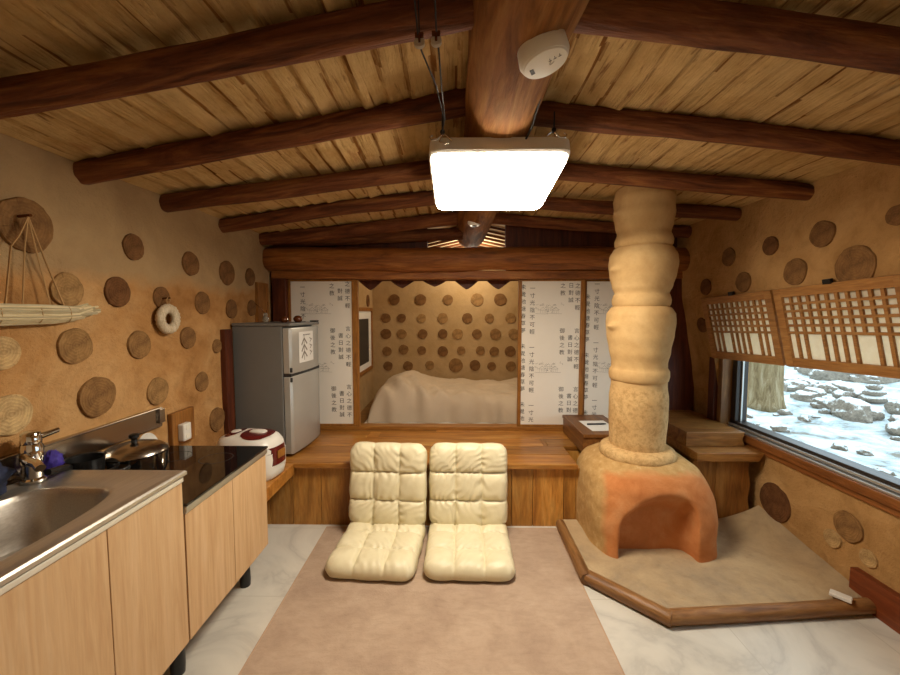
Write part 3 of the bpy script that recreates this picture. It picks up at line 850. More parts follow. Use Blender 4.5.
# note on the door
nt_ = thing('paper_note', 'white sheet with grey leaf drawing stuck on the upper fridge door', 'paper', (-1.115, 2.505, 0.421), R(-4))
mb = MB()
def fx(y): return 0.0505 + 0.014 * math.sin(PI * (y - .02) / .41)
mb.grid(lambda u, v: (fx(.10 + .21 * u) + .0012, .10 + .21 * u, .615 + .21 * v), 10, 1)
sh = mb.obj('sheet', M['whitepaper'], nt_, recalc=False)
mb = MB()
def mark(y0, z0, y1, z1, wd=.004):
    d = Vector((0, y1 - y0, z1 - z0)); nn = Vector((0, -d.z, d.y)).normalized() * wd / 2
    A = Vector((fx(y0) + .0026, y0, z0)); B = Vector((fx(y1) + .0026, y1, z1)); mb.add([A - nn, B - nn, B + nn, A + nn], [(0, 1, 2, 3)])
for k in range(3):
    z = .76 - .045 * k
    mark(.165, z + .02, .13, z - .025, .012); mark(.165, z + .02, .205, z - .02, .012)
    mark(.245, z + .02, .275, z + .005, .007); mark(.25, z - .012, .285, z + .012, .006)
mark(.165, .80, .165, .63, .006)
mb.obj('leaf_drawing', M['ink_grey'], nt_, recalc=False)
mb = MB()
for k in range(6): mark(.155 + .018 * k, .803, .167 + .018 * k, .803, .007)
mb.obj('heading', M['ink'], nt_, recalc=False)
# trinkets on the fridge
tr = thing('glass_trinket', 'little clear glass trinket with two thin twigs on the fridge edge', 'ornament', (-1.27, 2.60, 1.308))
mb = MB(); mb.sphere((0, 0, .022), .022); mb.sphere((.012, -.02, .016), .016); mb.sphere((-.012, .018, .016), .016); mb.sphere((0, 0, .052), .015)
mb.obj('body', M['clear'], tr, smooth=180)
mb = MB(); mb.tube([(-.004, 0, .06), (-.03, -.004, .10), (-.06, -.01, .128)], .0018, 6); mb.tube([(.004, 0, .06), (.014, .004, .10), (.02, 0, .14)], .0018, 6)
mb.obj('twigs', M['bronze'], tr, smooth=180)
for i, (x, y, r, lb) in enumerate(((-1.17, 2.66, .026, 'brown glossy round ornament on the fridge, beside the glass trinket'), (-1.10, 2.72, .03, 'brown glossy ornament on fridge nearest the paper door edge'))):
    t = thing('brown_ornament', lb, 'ornament', (x, y, 1.308), 0, 'brown ornaments on the fridge')
    mb = MB(); mb.lathe([(r * .6, 0), (r, r * .5), (r * 1.05, r * .9), (r * .7, r * 1.4), (r * .25, r * 1.6)], 20); mb.obj('body', M['bronze'], t, smooth=60)
    mb = MB(); mb.tube([(r * .95 * math.cos(a), 0, r * .8 + r * .6 * math.sin(a)) for a in [(-.9 + 1.8 * k / 8) for k in range(9)]], .004, 6); mb.obj('handle', M['chrome'], t, smooth=180)

# ------------------------------------------------------------------ rice cooker
rc = thing('rice_cooker', 'white rice cooker with dark red lid panels on the wooden side shelf', 'rice cooker', (-1.20, 2.235, 0.4205), R(-8))
loops = []
for z, k in ((0, .86), (.012, .93), (.05, .985), (.12, 1.0), (.155, .995)):
    loops.append(sup(0, 0, .185 * k, .135 * k, 3.0, z, 56))
mb = MB(); mb.loft(loops); mb.obj('body', M['white'], rc, smooth=50)
loops = []
for z, k in ((.157, .99), (.175, .99), (.205, .95), (.235, .84), (.252, .62), (.258, .3)):
    loops.append(sup(-.006 * (z - .157) / .1, 0, .185 * k, .135 * k, 2.8, z, 56))
mb = MB(); mb.loft(loops); mb.obj('lid', M['white'], rc, smooth=60)
mb = MB()
def lidz(x, y):
    q = (abs(x) / .185) ** 2.8 + (abs(y) / .135) ** 2.8
    k = q ** (1 / 2.8)
    tab = [(0, .2585), (.3, .258), (.62, .252), (.84, .235), (.95, .205), (.99, .175), (1.2, .12)]
    for (a, za), (b, zb_) in zip(tab, tab[1:]):
        if k <= b: return za + (zb_ - za) * (k - a) / (b - a)
    return .12
def patch(m, x0, x1, y0, y1, n=16):
    def fn(u, v):
        a, b = 2 * u - 1, 2 * v - 1
        x = (x0 + x1) / 2 + (x1 - x0) / 2 * a * math.sqrt(1 - b * b / 2.4); y = (y0 + y1) / 2 + (y1 - y0) / 2 * b * math.sqrt(1 - a * a / 2.4)
        return (x, y, lidz(x, y) + .003)
    m.grid(fn, n, n)
patch(mb, -.03, .135, -.10, .09); mb.obj('lid_panel', M['redpl'], rc, smooth=180)
mb = MB(); patch(mb, -.13, -.05, -.08, .07); mb.obj('vent_panel', M['redpl'], rc, smooth=180)
mb = MB(); mb.lathe([(.028, 0), (.03, .01), (.022, .016)], 20, (-.09, 0, .247)); mb.obj('steam_vent', M['white'], rc, smooth=50)
mb = MB(); mb.loft([sup(.05, 0, .05 * k, .028 * k, 3, .259 + z, 24) for k, z in ((1, 0), (1, .006), (.8, .012))]); mb.obj('lid_handle', M['white'], rc, smooth=50)
mb = MB()
def cp(u, v):
    a = (u - .5) * 1.5; z = .085 + .105 * v
    k = 1.0 if z < .156 else 0.97 + .02 * (.19 - z) / .034
    c_, s_ = math.cos(a), math.sin(a)
    return (.186 * k * abs(c_) ** (2 / 3) + .004, .136 * math.copysign(abs(s_) ** (2 / 3), s_) * .82, z)
mb.grid(cp, 20, 10); mb.obj('control_panel', M['redpl'], rc, smooth=180)
mb = MB(); mb.bb(.188, .194, -.035, .035, .12, .165); mb.obj('display', M['frame'], rc, bevel=.002)
mb = MB(); mb.bb(-.10, -.03, -.139, -.133, .165, .18); mb.obj('side_grip', M['fr_dark'], rc, bevel=.002)

# ------------------------------------------------------------------ kitchen: sink unit
sk = thing('sink_unit', 'beige wood sink cabinet with a stainless steel basin along the log-end wall', 'sink cabinet', (-0.96, 0, 0))
Y0, Y1 = -0.17, 1.325
mb = MB(); mb.bb(-.50, -.022, Y0, Y1 - .004, .19, .62); mb.obj('carcass', M['cab'], sk)
for k in range(5):
    y1 = Y1 - 0.298 * k; y0 = y1 - 0.298
    mb = MB(); mb.bb(-.02, 0, y0 + .0015, y1 - .0015, .19, .782, .3 + .1 * k); mb.obj('door', M['cab'], sk, bevel=.0015)
mb = MB(); mb.bb(-.022, .006, Y0, Y1, .784, .801); mb.obj('edge_strip', M['strip'], sk, bevel=.003)
mb = MB(); mb.bb(-.022, .002, Y0, Y1, .801, .806); mb.obj('shadow_gap', M['black'], sk)
# steel top with pressed basin
cy, hx, hy = 0.64, .175, .56
bx = -.245
def outer(z, g=0): return [Vector((-.2375 + (.2475 - g) * max(-1, min(1, 1.45 * math.copysign(abs(math.cos(t)) ** .25, math.cos(t)))), (Y0 + Y1) / 2 + ((Y1 - Y0) / 2 + .012 - g) * max(-1, min(1, 1.45 * math.copysign(abs(math.sin(t)) ** .25, math.sin(t)))), z)) for t in [2 * PI * j / 96 for j in range(96)]]
def bowl(k, z, e=4.5, d=0): return sup(bx, cy, hx * k - d, hy * k - d, e, z, 96)
mb = MB()
mb.loft([outer(.806), outer(.817), outer(.822, .005), outer(.822, .018), outer(.817, .026), bowl(1, .816, 4.5, -.02), bowl(1, .819, 4.5, -.01), bowl(1, .816, 4.5, 0), bowl(1, .80, 4.5, .01), bowl(1, .70, 4.5, .022), bowl(1, .665, 4.5, .035), bowl(1, .65, 4.2, .07), bowl(.5, .646, 3), bowl(.1, .645, 2)], False, True)
mb.obj('steel_top', M['steel'], sk, smooth=40)
mb = MB(); mb.bb(-.508, -.494, Y0 - .01, 1.89, .815, .905, .5); mb.bb(-.508, -.482, 1.86, 1.895, .835, .905); mb.bb(-.515, -.49, Y0, 1.89, .903, .911)
mb.obj('backsplash', M['splash'], sk, bevel=.003)
mb = MB(); mb.lathe([(.045, 0), (.045, .004), (.03, .006), (.012, .002)], 24, (bx, cy + .36, .648)); mb.obj('drain', M['chrome'], sk, smooth=40)
for y in (-.05, 1.2):
    for x in (-.10, -.45):
        mb = MB(); mb.lathe([(.024, 0), (.026, .03), (.022, .19)], 16, (x, y, 0)); mb.obj('leg', M['black'], sk, smooth=40)
# faucet
fc = thing('faucet', 'chrome single lever faucet standing at the back corner of the basin', 'faucet', (-1.405, 1.25, .818))
mb = MB(); mb.lathe([(.034, 0), (.034, .008), (.027, .014), (.026, .055), (.028, .06)], 28); mb.obj('base', M['chrome'], fc, smooth=40)
mb = MB(); mb.lathe([(.028, .061), (.030, .066), (.030, .115), (.026, .128)], 28); mb.obj('cartridge_body', M['chrome'], fc, smooth=40)
mb = MB(); mb.lathe([(.026, .129), (.027, .135), (.025, .162), (.018, .168)], 28)
mb.tube([(0, .015, .142), (.006, .045, .146), (.008, .08, .149)], [.012, .010, .009], 12); mb.obj('lever', M['chrome'], fc, smooth=50)
mb = MB(); mb.tube([(.0, -.02, .085), (.05, -.055, .092), (.11, -.085, .090), (.13, -.095, .082)], [.016, .014, .013, .013], 14); mb.obj('spout', M['chrome'], fc, smooth=50)
# cloth, sponge, pan
def lumpy(c, r, sc, seed, n=36, m=24, f=3, amp=.35):
    m_ = MB(); loops = []
    for i in range(m + 1):
        t = PI * (0.01 + .98 * i / m); l = []
        for j in range(n):
            a = 2 * PI * j / n
            d = Vector((math.sin(t) * math.cos(a), math.sin(t) * math.sin(a), -math.cos(t)))
            k = r * (1 + amp * fbm(d.x + seed, d.y, d.z, f))
            p = Vector((c[0] + d.x * k * sc[0], c[1] + d.y * k * sc[1], c[2] + d.z * k * sc[2]))
            p.z = max(p.z, c[2] - r * sc[2] * .75)
            l.append(p)
        loops.append(l)
    m_.loft(loops); return m_
o = lumpy((0, 0, .045), .062, (.6, 1.15, 1.0), 3.1, f=2.2, amp=.35).obj('dish_cloth', M['navy'], smooth=180, loc=(-1.415, 1.11, .820)); tag(o, 'crumpled navy blue dish cloth behind the sink basin', 'cloth')
o = lumpy((0, 0, .03), .038, (.7, .7, 1.1), 8.1, f=5, amp=.25).obj('scrub_puff', M['purple'], smooth=180, loc=(-1.41, 1.318, .822)); tag(o, 'purple mesh scrubbing puff beside the chrome faucet', 'scrubber')

# ------------------------------------------------------------------ range unit
rg = thing('range_unit', 'low beige wood cabinet with a black glass cooktop at the end of the kitchen', 'cooktop cabinet', (-0.96, 1.33, 0))
mb = MB(); mb.bb(-.50, -.022, 0.0, .592, .19, .655); mb.obj('carcass', M['cab'], rg)
for k in range(2):
    mb = MB(); mb.bb(-.02, 0, .0015 + .2965 * k, .295 + .2965 * k, .19, .66, .5 + .2 * k); mb.obj('door', M['cab'], rg, bevel=.0015)
mb = MB(); mb.bb(-.505, .004, .0, .596, .662, .672); mb.bb(-.006, .008, .0, .596, .668, .690); mb.obj('edge_trim', M['alu'], rg, bevel=.002)
mb = MB(); mb.bb(-.50, .010, .0, .60, .691, .701); mb.obj('cooktop_glass', M['glassblack'], rg, bevel=.002)
for (x, y, r) in ((-.33, .20, .085), (-.15, .43, .07), (-.36, .45, .07)):
    mb = MB(); mb.lathe([(r, 0), (r, .0006), (r - .002, .0006), (r - .002, 0)], 40, (x, y, .7008), cap0=False, cap1=False)
    mb.obj('burner_ring', M['ink'], rg)
for y in (.065, .545):
    for x in (-.10, -.45):
        mb = MB(); mb.lathe([(.024, 0), (.026, .03), (.022, .19)], 16, (x, y, 0)); mb.obj('leg', M['black'], rg, smooth=40)
pt = thing('cooking_pot', 'stainless steel pot with glass lid and black knob on the cooktop', 'pot', (-1.335, 1.575, .7015), R(40))
mb = MB(); mb.lathe([(.09, 0), (.105, .008), (.112, .03), (.114, .075), (.118, .079), (.112, .079), (.109, .03), (.1, .01), (.05, .008)], 40, cap1=True); mb.obj('body', M['chrome'], pt, smooth=40)
mb = MB(); mb.lathe([(.116, .080), (.113, .086), (.09, .100), (.05, .110), (.015, .114)], 40); mb.obj('lid', M['splash'], pt, smooth=40)
mb = MB(); mb.lathe([(.012, .114), (.010, .122), (.018, .130), (.018, .140), (.010, .143)], 20); mb.obj('knob', M['black'], pt, smooth=40)
for s_ in (-1, 1):
    mb = MB(); mb.tube([(s_ * .1 * .6 + .05 * 0, s_ * .095, .06), (s_ * .085, s_ * .135, .062), (s_ * .035, s_ * .15, .062), (s_ * .02, s_ * .113, .06)], .007, 8); mb.obj('handle', M['black'], pt, smooth=60)
pt.scale = (1, 1, 1.22)
fp = thing('frying_pan', 'black frying pan behind the sink rim between faucet and steel pot', 'frying pan', (-1.375, 1.40, .7015))
mb = MB(); mb.lathe([(.040, .0), (.048, .008), (.058, .135), (.061, .14), (.055, .137), (.042, .012)], 32); mb.tube([(0, -.058, .125), (.02, -.10, .14), (.03, -.16, .15)], .011, 10); mb.obj('body', M['black'], fp, smooth=40)
pl = thing('steel_ladle', 'shiny steel ladle and lid edge leaning at the backsplash beside the pot', 'ladle', (-1.40, 1.78, .7015), R(70))
mb = MB(); mb.lathe([(.001, .0), (.025, .006), (.04, .022), (.045, .035), (.042, .035), (.036, .022), (.02, .010)], 24); mb.obj('bowl', M['chrome'], pl, smooth=60)
mb = MB(); mb.tube([(-.04, 0, .032), (-.10, 0, .06), (-.16, .0, .075)], .005, 8); mb.obj('handle', M['chrome'], pl, smooth=60)
pt2 = thing('white_plate', 'white plate leaning against the wall below the backsplash end', 'plate', (-1.435, 1.76, .702))
mb = MB(); mb.lathe([(.02, 0), (.04, .002), (.055, .010), (.058, .011), (.055, .014), (.04, .007), (.02, .004)], 36, (0.0, 0, .057), Matrix.Rotation(R(78), 3, 'Y')); mb.obj('dish', M['white'], pt2, smooth=60)

# outlet on its board
ob = thing('wall_outlet', 'white double socket screwed on a brown board above the cooktop end', 'outlet', (-1.455, 2.02, .765))
mb = MB(); mb.bb(-.012, .012, -.08, .09, -.085, .095); mb.obj('back_board', M['board'], ob, bevel=.004)
mb = MB(); mb.bb(.012, .045, -.045, .015, -.06, .03); mb.obj('socket_box', M['white'], ob, bevel=.006)
mb = MB()
for z in (-.038, .008): mb.lathe([(.014, 0), (.014, .002), (.006, .0025)], 16, (.045, -.015, z), Matrix.Rotation(R(90), 3, 'Y'))
mb.obj('socket_face', M['cream_pl'], ob)

# ------------------------------------------------------------------ rug and floor chairs
mb = MB(); mb.bb(-.815, .64, .35, 2.40, .0005, .009)
rug = thing('rug', 'large rose beige rug under the two cream floor chairs', 'rug')
mb.obj('pile', M['rug'], rug, bevel=.003)
mb = MB()
for a in (((-.818, .35), (-.818, 2.403)), ((.643, .35), (.643, 2.403)), ((-.818, 2.403), (.643, 2.403)), ((-.818, .35), (.643, .35))):
    mb.tube([(a[0][0], a[0][1], .005), (a[1][0], a[1][1], .005)], .0045, 8)
mb.obj('binding', M['rug_edge'], rug, smooth=60)

def cushion(wd, ln, th, cols, rows, seed, puff=.028):
    """quilted cushion in local x (-wd/2..wd/2), y (0..ln), z (0..th)"""
    m = MB(); nu, nv = 66, 66
    def top(u, v, sgn):
        a, b = 2 * u - 1, 2 * v - 1
        # rounded outline
        e = 9.0
        k = (abs(a) ** e + abs(b) ** e) ** (1 / e); mx = max(abs(a), abs(b)); s_ = mx / k if k > 1e-6 else 1
        x, y = a * s_ * wd / 2, (b * s_ * .5 + .5) * ln
        edge = 1 - mx ** 14
        fu, fv = (u * cols) % 1.0, (v * rows) % 1.0
        pu, pv = 1 - abs(2 * fu - 1) ** 2.6, 1 - abs(2 * fv - 1) ** 2.6
        pl_ = max(0, pu * pv) ** .45
        seam = min(min(fu, 1 - fu) / cols, min(fv, 1 - fv) / rows)
        wr = .0065 * math.sin(40 * (a * math.cos(seed + math.floor(u * cols)) + b * math.sin(seed * 2 + math.floor(v * rows))) + 5 * nz(a * 3, b * 3, seed, 1.0)) * math.exp(-seam / .05) * (1 if seam > .004 else .3)
        bulge = 1 + .02 * (pv if abs(a) > abs(b) else pu)
        h = (th * .42 + puff * pl_ + wr) * max(0, edge) ** .5
        if sgn < 0: h = th * .42 * max(0, edge) ** .5
        x *= bulge; y = ln / 2 + (y - ln / 2) * bulge
        return (x + .003 * nz(a * 4, b * 4, seed, 1), y, th * .42 + sgn * h + .003 * fbm(a, b, seed, 2))
    m.grid(lambda u, v: top(u, v, 1), nu, nv); m.grid(lambda u, v: top(u, v, -1), nu, nv)
    return m
def weld(o, d=.0012):
    bm = bmesh.new(); bm.from_mesh(o.data); bmesh.ops.remove_doubles(bm, verts=bm.verts, dist=d)
    bmesh.ops.recalc_face_normals(bm, faces=bm.faces); bm.to_mesh(o.data); bm.free(); o.data.shade_smooth()
def floor_chair(x, y, rz, back, lab, seed):
    t = thing('floor_chair', lab, 'floor chair', (x, y, .0095), rz, 'cream quilted floor chairs')
    s1 = cushion(.472, .485, .085, 3, 3, seed).obj('seat_cushion', M['leather'], t); weld(s1)
    s1.location = (0, -.512, 0); s1.rotation_euler = (R(1), 0, 0)
    s2 = cushion(.475, .50, .075, 3, 3, seed + 4).obj('backrest_cushion', M['leather'], t); weld(s2)
    s2.location = (0, -.060, .06); s2.rotation_euler = (R(back), 0, 0)
    m = MB(); m.tube([(-.22, -.02, .035), (.22, -.02, .035)], .02, 12); m.obj('hinge_fold', M['leather'], t, smooth=60)
    return t
floor_chair(-.408, 2.395, R(-4), 83, 'cream quilted floor chair on the rug, the one nearer the fridge and kitchen', 1.7)
floor_chair(.083, 2.395, R(-1), 83, 'cream quilted floor chair on the rug, the one nearer the clay stove', 5.2)

# ------------------------------------------------------------------ clay stove and hearth
SCX, SCY = 1.135, 2.36
HZ = .05
hp = [(.69, 2.43), (.675, 1.935), (.945, 1.665), (1.86, 1.75), (1.94, 1.80), (1.94, 2.43)]
ht = thing('hearth', 'raised clay hearth pad edged with half logs under the stove', 'hearth')
mb = MB()
def hearth(u, v):
    # v: from front edge to the platform, u: across
    y = 1.68 + (2.435 - 1.68) * v
    xl = .685 if y > 1.935 else .675 + (1.935 - y) * 1.0
    xrr = 1.935
    x = xl + (xrr - xl) * u
    yy = max(y, 1.66 + max(0, (x - .945)) * .095) if v < .2 else y
    rise = .10 * max(0, (x - 1.55) / .39) ** 2 * max(0, (yy - 1.8) / .6)
    return (x, yy, HZ + rise + .004 * fbm(x, yy, 1, 5))
mb.grid(hearth, 50, 40)
mb.prism([(.70, 2.43), (.69, 1.94), (.95, 1.68), (1.86, 1.765), (1.93, 1.80), (1.93, 2.43)], 0.0, HZ - .006)
mb.obj('clay_pad', M['hearth'], ht, smooth=60)
for i, (a, b) in enumerate((((.672, 2.40), (.668, 1.90)), ((.662, 1.925), (.95, 1.645)), ((.935, 1.65), (1.90, 1.735)))):
    log_obj('edging_log', (a[0], a[1], .034), (b[0], b[1], .034), .032, .034, M['edge_log'], 3.1 + i, .12, .006, 20, 14, 1.0, ht)

# stove
st = thing('clay_stove', 'orange clay stove with arched fire niche and a flue of stacked clay jars', 'stove', (SCX, SCY, HZ))
def fb_loop(z, kx, ky, cx, cy, e): return [Vector((p.x, p.y, z)) for p in sup(cx, cy, .352 * kx, .36 * ky, e, z, 72)]
mb = MB()
mb.loft([fb_loop(-.03, 1.02, 1.02, 0, 0, 3.4), fb_loop(.02, 1.0, 1.0, 0, 0, 3.6), fb_loop(.18, 1.0, .99, 0, 0, 3.6), fb_loop(.28, .985, .97, 0, .01, 3.4), fb_loop(.36, .94, .92, 0, .015, 3.1), fb_loop(.42, .84, .83, 0, .02, 2.8), fb_loop(.46, .68, .70, 0, .02, 2.4), fb_loop(.475, .55, .58, 0, .02, 2.1)])
body = mb.obj('tmp_body', None)
mb = MB()
A_ = [(-.245, -.06), (.155, -.06), (.16, .10), (.16, .20), (.155, .28), (.125, .345), (.06, .385), (-.03, .375), (-.12, .33), (-.195, .265), (-.24, .20), (-.245, .10)]
B_ = [(-.235, -.06), (.135, -.06), (.135, .08), (.135, .15), (.125, .195), (.10, .225), (.05, .24), (-.03, .24), (-.10, .235), (-.17, .22), (-.225, .19), (-.235, .08)]
mb.loft([[(x, -.60, z + .05 * (z > .2)) for x, z in A_], [(x, -.345, z) for x, z in A_], [(x, -.29, z * .82 + .01) for x, z in A_], [(x, -.235, z) for x, z in B_]])
cut = mb.obj('tmp_cut', None)
bo = body.modifiers.new('b', 'BOOLEAN'); bo.operation = 'DIFFERENCE'; bo.object = cut; bo.solver = 'EXACT'
rm = body.modifiers.new('r', 'REMESH'); rm.mode = 'VOXEL'; rm.voxel_size = .010
sm = body.modifiers.new('s', 'SMOOTH'); sm.factor = .6; sm.iterations = 10
dg = bpy.context.evaluated_depsgraph_get()
me = bpy.data.meshes.new_from_object(body.evaluated_get(dg))
bpy.data.objects.remove(body); bpy.data.objects.remove(cut)
for v in me.vertices:
    d = .007 * fbm(v.co.x, v.co.y, v.co.z, 7)
    v.co += v.normal * d
me.name = 'firebox'; me.materials.clear(); me.materials.append(M['clay']); me.shade_smooth()
o = bpy.data.objects.new('firebox', me); C.objects.link(o); o.parent = st
# flue in stacked upside-down jars; profile z above floor -> radius
def jar(name, prof, lug=None, seed=1):
    m = MB(); n = 56; loops = []
    # resample
    pts = []
    for (z0, r0), (z1, r1) in zip(prof, prof[1:]):
        k = max(2, int(abs(z1 - z0) / .012))
        for i in range(k):
            t = i / k; t2 = t * t * (3 - 2 * t); pts.append((z0 + (z1 - z0) * t, r0 + (r1 - r0) * t2))
    pts.append(prof[-1])
    for z, r in pts:
        l = []
        for j in range(n):
            a = 2 * PI * j / n
            rr = .925 * r * (1 + .018 * fbm(math.cos(a), math.sin(a), z * 2 + seed, 1.5))
            if lug is not None:
                for s_ in (0, PI):
                    da = (a - s_ - .25 + PI) % (2 * PI) - PI
                    rr += .038 * math.exp(-(da / .16) ** 2) * math.exp(-((z - lug) / .017) ** 2)
            l.append((rr * math.cos(a) - .022 + .006 * nz(z * 2, 1, 1), rr * math.sin(a), z - HZ))
        loops.append(l)
    m.loft(loops); return m.obj(name, M['jar'], st, smooth=180)
jar('flue_collar', [(.50, .225), (.53, .235), (.555, .225), (.57, .20), (.572, .17)], None, 9)
jar('flue_jar', [(.555, .166), (.62, .172), (.75, .178), (.86, .178), (.95, .168), (.975, .168)], None, 1)
jar('flue_jar', [(.965, .165), (.975, .176), (1.0, .182), (1.03, .180), (1.05, .168), (1.075, .168), (1.15, .184), (1.25, .200), (1.32, .206), (1.37, .202), (1.405, .178), (1.415, .162)], 1.30, 2)
jar('flue_jar', [(1.405, .16), (1.425, .172), (1.45, .175), (1.475, .168), (1.49, .160), (1.53, .178), (1.60, .196), (1.66, .204), (1.71, .198), (1.75, .176), (1.765, .158)], 1.63, 3)
jar('flue_jar', [(1.755, .156), (1.775, .170), (1.80, .172), (1.825, .162), (1.84, .155), (1.89, .168), (1.96, .180), (1.99, .176), (2.01, .178), (2.04, .182), (2.07, .170), (2.12, .166), (2.17, .166)], 1.95, 4)

mb = MB(); mb.box((0, 0, .008), (.075, .04, .016)); o = mb.obj('soap_block', M['white'], bevel=.003, loc=(1.775, 1.735, .068), rot=(0, 0, R(-50)))
o.name = 'white_block'; tag(o, 'small flat white block on the hearth log near the window wall', 'block')

# chest with paper
ch = thing('wooden_chest', 'low brown wooden chest on the platform behind the clay flue', 'chest', (1.02, 2.83, .4215))
mb = MB(); mb.bb(-.155, .155, -.24, .25, 0, .112); mb.obj('body', M['chest'], ch, bevel=.004)
mb = MB(); mb.bb(-.16, .165, -.25, .26, .113, .138); mb.obj('lid', M['chest'], ch, bevel=.004)
pp = thing('paper_card', 'white paper sheet lying on the wooden chest lid', 'paper', (1.03, 2.79, .5602), R(4))
mb = MB(); mb.bb(-.09, .10, -.13, .12, 0, .0015); mb.obj('sheet', M['whitepaper'], pp)
rmt = thing('black_pen', 'black pen lying on the white paper on the chest', 'pen', (1.02, 2.80, .562), R(4))
mb = MB(); mb.tube([(-.06, 0, .006), (.06, 0, .006)], .006, 10); mb.obj('barrel', M['black'], rmt, smooth=60)
mb = MB(); mb.tube([(.061, 0, .006), (.08, 0, .006)], [.0058, .003], 10); mb.obj('cap', M['black'], rmt, smooth=60)

# ------------------------------------------------------------------ window
wn = bpy.data.objects.new('window_1', None); C.objects.link(wn); struct(wn); wn.location = (1.98, 0, 0)
mb = MB()
mb.bb(-.03, .05, WY0 + .002, WY1 - .002, .585, .622); mb.bb(-.03, .05, WY0 + .002, WY1 - .002, 1.40, WZ1)
mb.bb(-.03, .05, 2.70, 2.745, .622, 1.40); mb.bb(-.03, .05, WY0 + .002, WY0 + .045, .622, 1.40)
mb.obj('window_frame', M['winmetal'], wn, bevel=.003)
mb = MB(); mb.bb(-.045, -.031, WY0 + .002, 2.745, .590, .604); mb.bb(-.062, -.031, WY0 + .002, 2.745, .572, .584); mb.bb(.0, .012, 2.688, 2.7, .622, 1.40)
mb.obj('sill_track', M['winsilver'], wn, bevel=.002)
mb = MB(); mb.bb(.008, .014, WY0 + .04, 2.705, .618, 1.405); mb.obj('window_pane', M['glass'], wn)
mb = MB(); mb.bb(-.10, .0, 2.745, 2.788, .56, 1.43); mb.obj('window_post', M['rail'], wn, bevel=.004)
mb = MB(); mb.bb(-.075, .06, WY0, WY1, .525, .571); mb.bb(-.060, -.035, WY0, 2.9, .49, .5265)
mb.obj('window_sill', M['sill'], wn, bevel=.004)
mb = MB(); mb.bb(-.22, -.14, 2.795, 2.86, .60, 1.44); struct(mb.obj('trim_7', M['dark_trim'], None, bevel=.003, loc=(2.08, 0, 0)))

# lattice shutters, hung along the leaning wall above the glass
def shutter(y_far, y_near, z_off, lab):
    L = y_far - y_near; Hh = .43
    t = thing('lattice_shutter', lab, 'shutter', (1.852, (y_far + y_near) / 2, 1.075 + z_off), 0, 'lattice paper shutters above the window')
    t.rotation_euler = (R(-2.4), math.atan2(-.085, .42), 0)
    hl = L / 2; fw = .048
    m = MB(); m.bb(-.016, .016, -hl, -hl + fw, 0, Hh, .3); m.bb(-.016, .016, hl - fw, hl, 0, Hh, .7)
    m.bb(-.015, .015, -hl + fw, hl - fw, 0, fw, .4); m.bb(-.015, .015, -hl + fw, hl - fw, Hh - fw, Hh, .6)
    m.obj('shutter_frame', M['lattice'], t, bevel=.002)
    m = MB(); iw = L - 2 * fw; ih = Hh - 2 * fw
    nvb = 10
    for k in range(1, nvb + 1):
        y = -hl + fw + iw * k / (nvb + 1)
        low_ = fw if k not in (3, 4, 8) else fw + ih * .42
        if k in (4,): low_ = fw
        m.bb(-.012, -.002, y - .0075, y + .0075, low_, Hh - fw, .5)
    for k in range(1, 6):
        z = Hh - fw - ih * .58 * k / 5
        m.bb(-.011, -.003, -hl + fw, hl - fw, z - .0065, z + .0065, .5)
    m.obj('lattice', M['lattice'], t)
    m = MB(); m.bb(.0, .003, -hl + fw, hl - fw, fw, Hh - fw); m.obj('paper', M['lattpaper'], t)
    m = MB(); m.bb(-.02, -.005, -.02, .02, Hh - .004, Hh + .02); m.bb(.0, .05, -hl * .8, -hl * .8 + .03, Hh - .03, Hh - .004); m.bb(.0, .05, hl * .8 - .03, hl * .8, Hh - .03, Hh - .004)
    m.obj('hinge', M['iron'], t)
    return t
shutter(2.80, 2.185, -.005, 'wooden lattice shutter with white paper above the window, nearer the flue')
shutter(2.175, 1.53, .022, 'wooden lattice shutter with white paper above the window, farther from the flue')

# ------------------------------------------------------------------ ceiling lamp, alarms, pulleys
lt = thing('ceiling_lamp', 'square white LED ceiling lamp glowing under the ridge log', 'ceiling lamp', (.165, 1.72, 1.925))
lt.rotation_euler = (R(-7.2), 0, 0)
mb = MB(); mb.loft([sup(0, 0, .258, .258, 14, .004, 64), sup(0, 0, .265, .265, 14, .012, 64), sup(0, 0, .262, .262, 14, .058, 64), sup(0, 0, .25, .24, 14, .062, 64)])
mb.obj('housing', M['white'], lt, smooth=40)
mb = MB(); mb.loft([sup(0, 0, .253, .253, 14, .0035, 64), sup(0, 0, .253, .253, 14, -.008, 64), sup(0, 0, .247, .247, 14, -.013, 64), sup(0, 0, .18, .18, 14, -.014, 64)])
mb.obj('diffuser', M['emit'], lt, smooth=60)

sa = thing('smoke_alarm', 'big round white smoke alarm on the ridge log', 'smoke alarm', (.222, 1.02, 2.012))
sa.scale = (1.1, 1.1, 1.1)
sa.rotation_euler = (R(4), R(-14), R(-25))
mb = MB(); mb.lathe([(.052, .035), (.055, .030), (.057, .0), (.052, -.010)], 40); mb.obj('housing', M['cream_pl'], sa, smooth=40)
mb = MB(); mb.lathe([(.051, -.0105), (.049, -.014), (.030, -.0155), (.01, -.0158)], 40); mb.obj('cover', M['cream_pl'], sa, smooth=40)
mb = MB(); mb.bb(-.036, -.027, -.010, .010, -.0165, -.0150); mb.obj('sensor_window', M['fr_dark'], sa)
mb = MB()
for k in range(14):
    a = .9 + k * .12
    mb.tube([(.030 + .022 * math.cos(a + 1.2), .005 - .022 + .024 * math.sin(a), -.0158), (.030 + .022 * math.cos(a + 1.32), .005 - .022 + .024 * math.sin(a + .12), -.0158)], .0006, 5)
for k in range(3): mb.bb(.008 + .011 * k, .015 + .011 * k, -.008, -.006, -.0163, -.0157); mb.bb(.011 + .011 * k, .0125 + .011 * k, -.016, -.008, -.0163, -.0157)
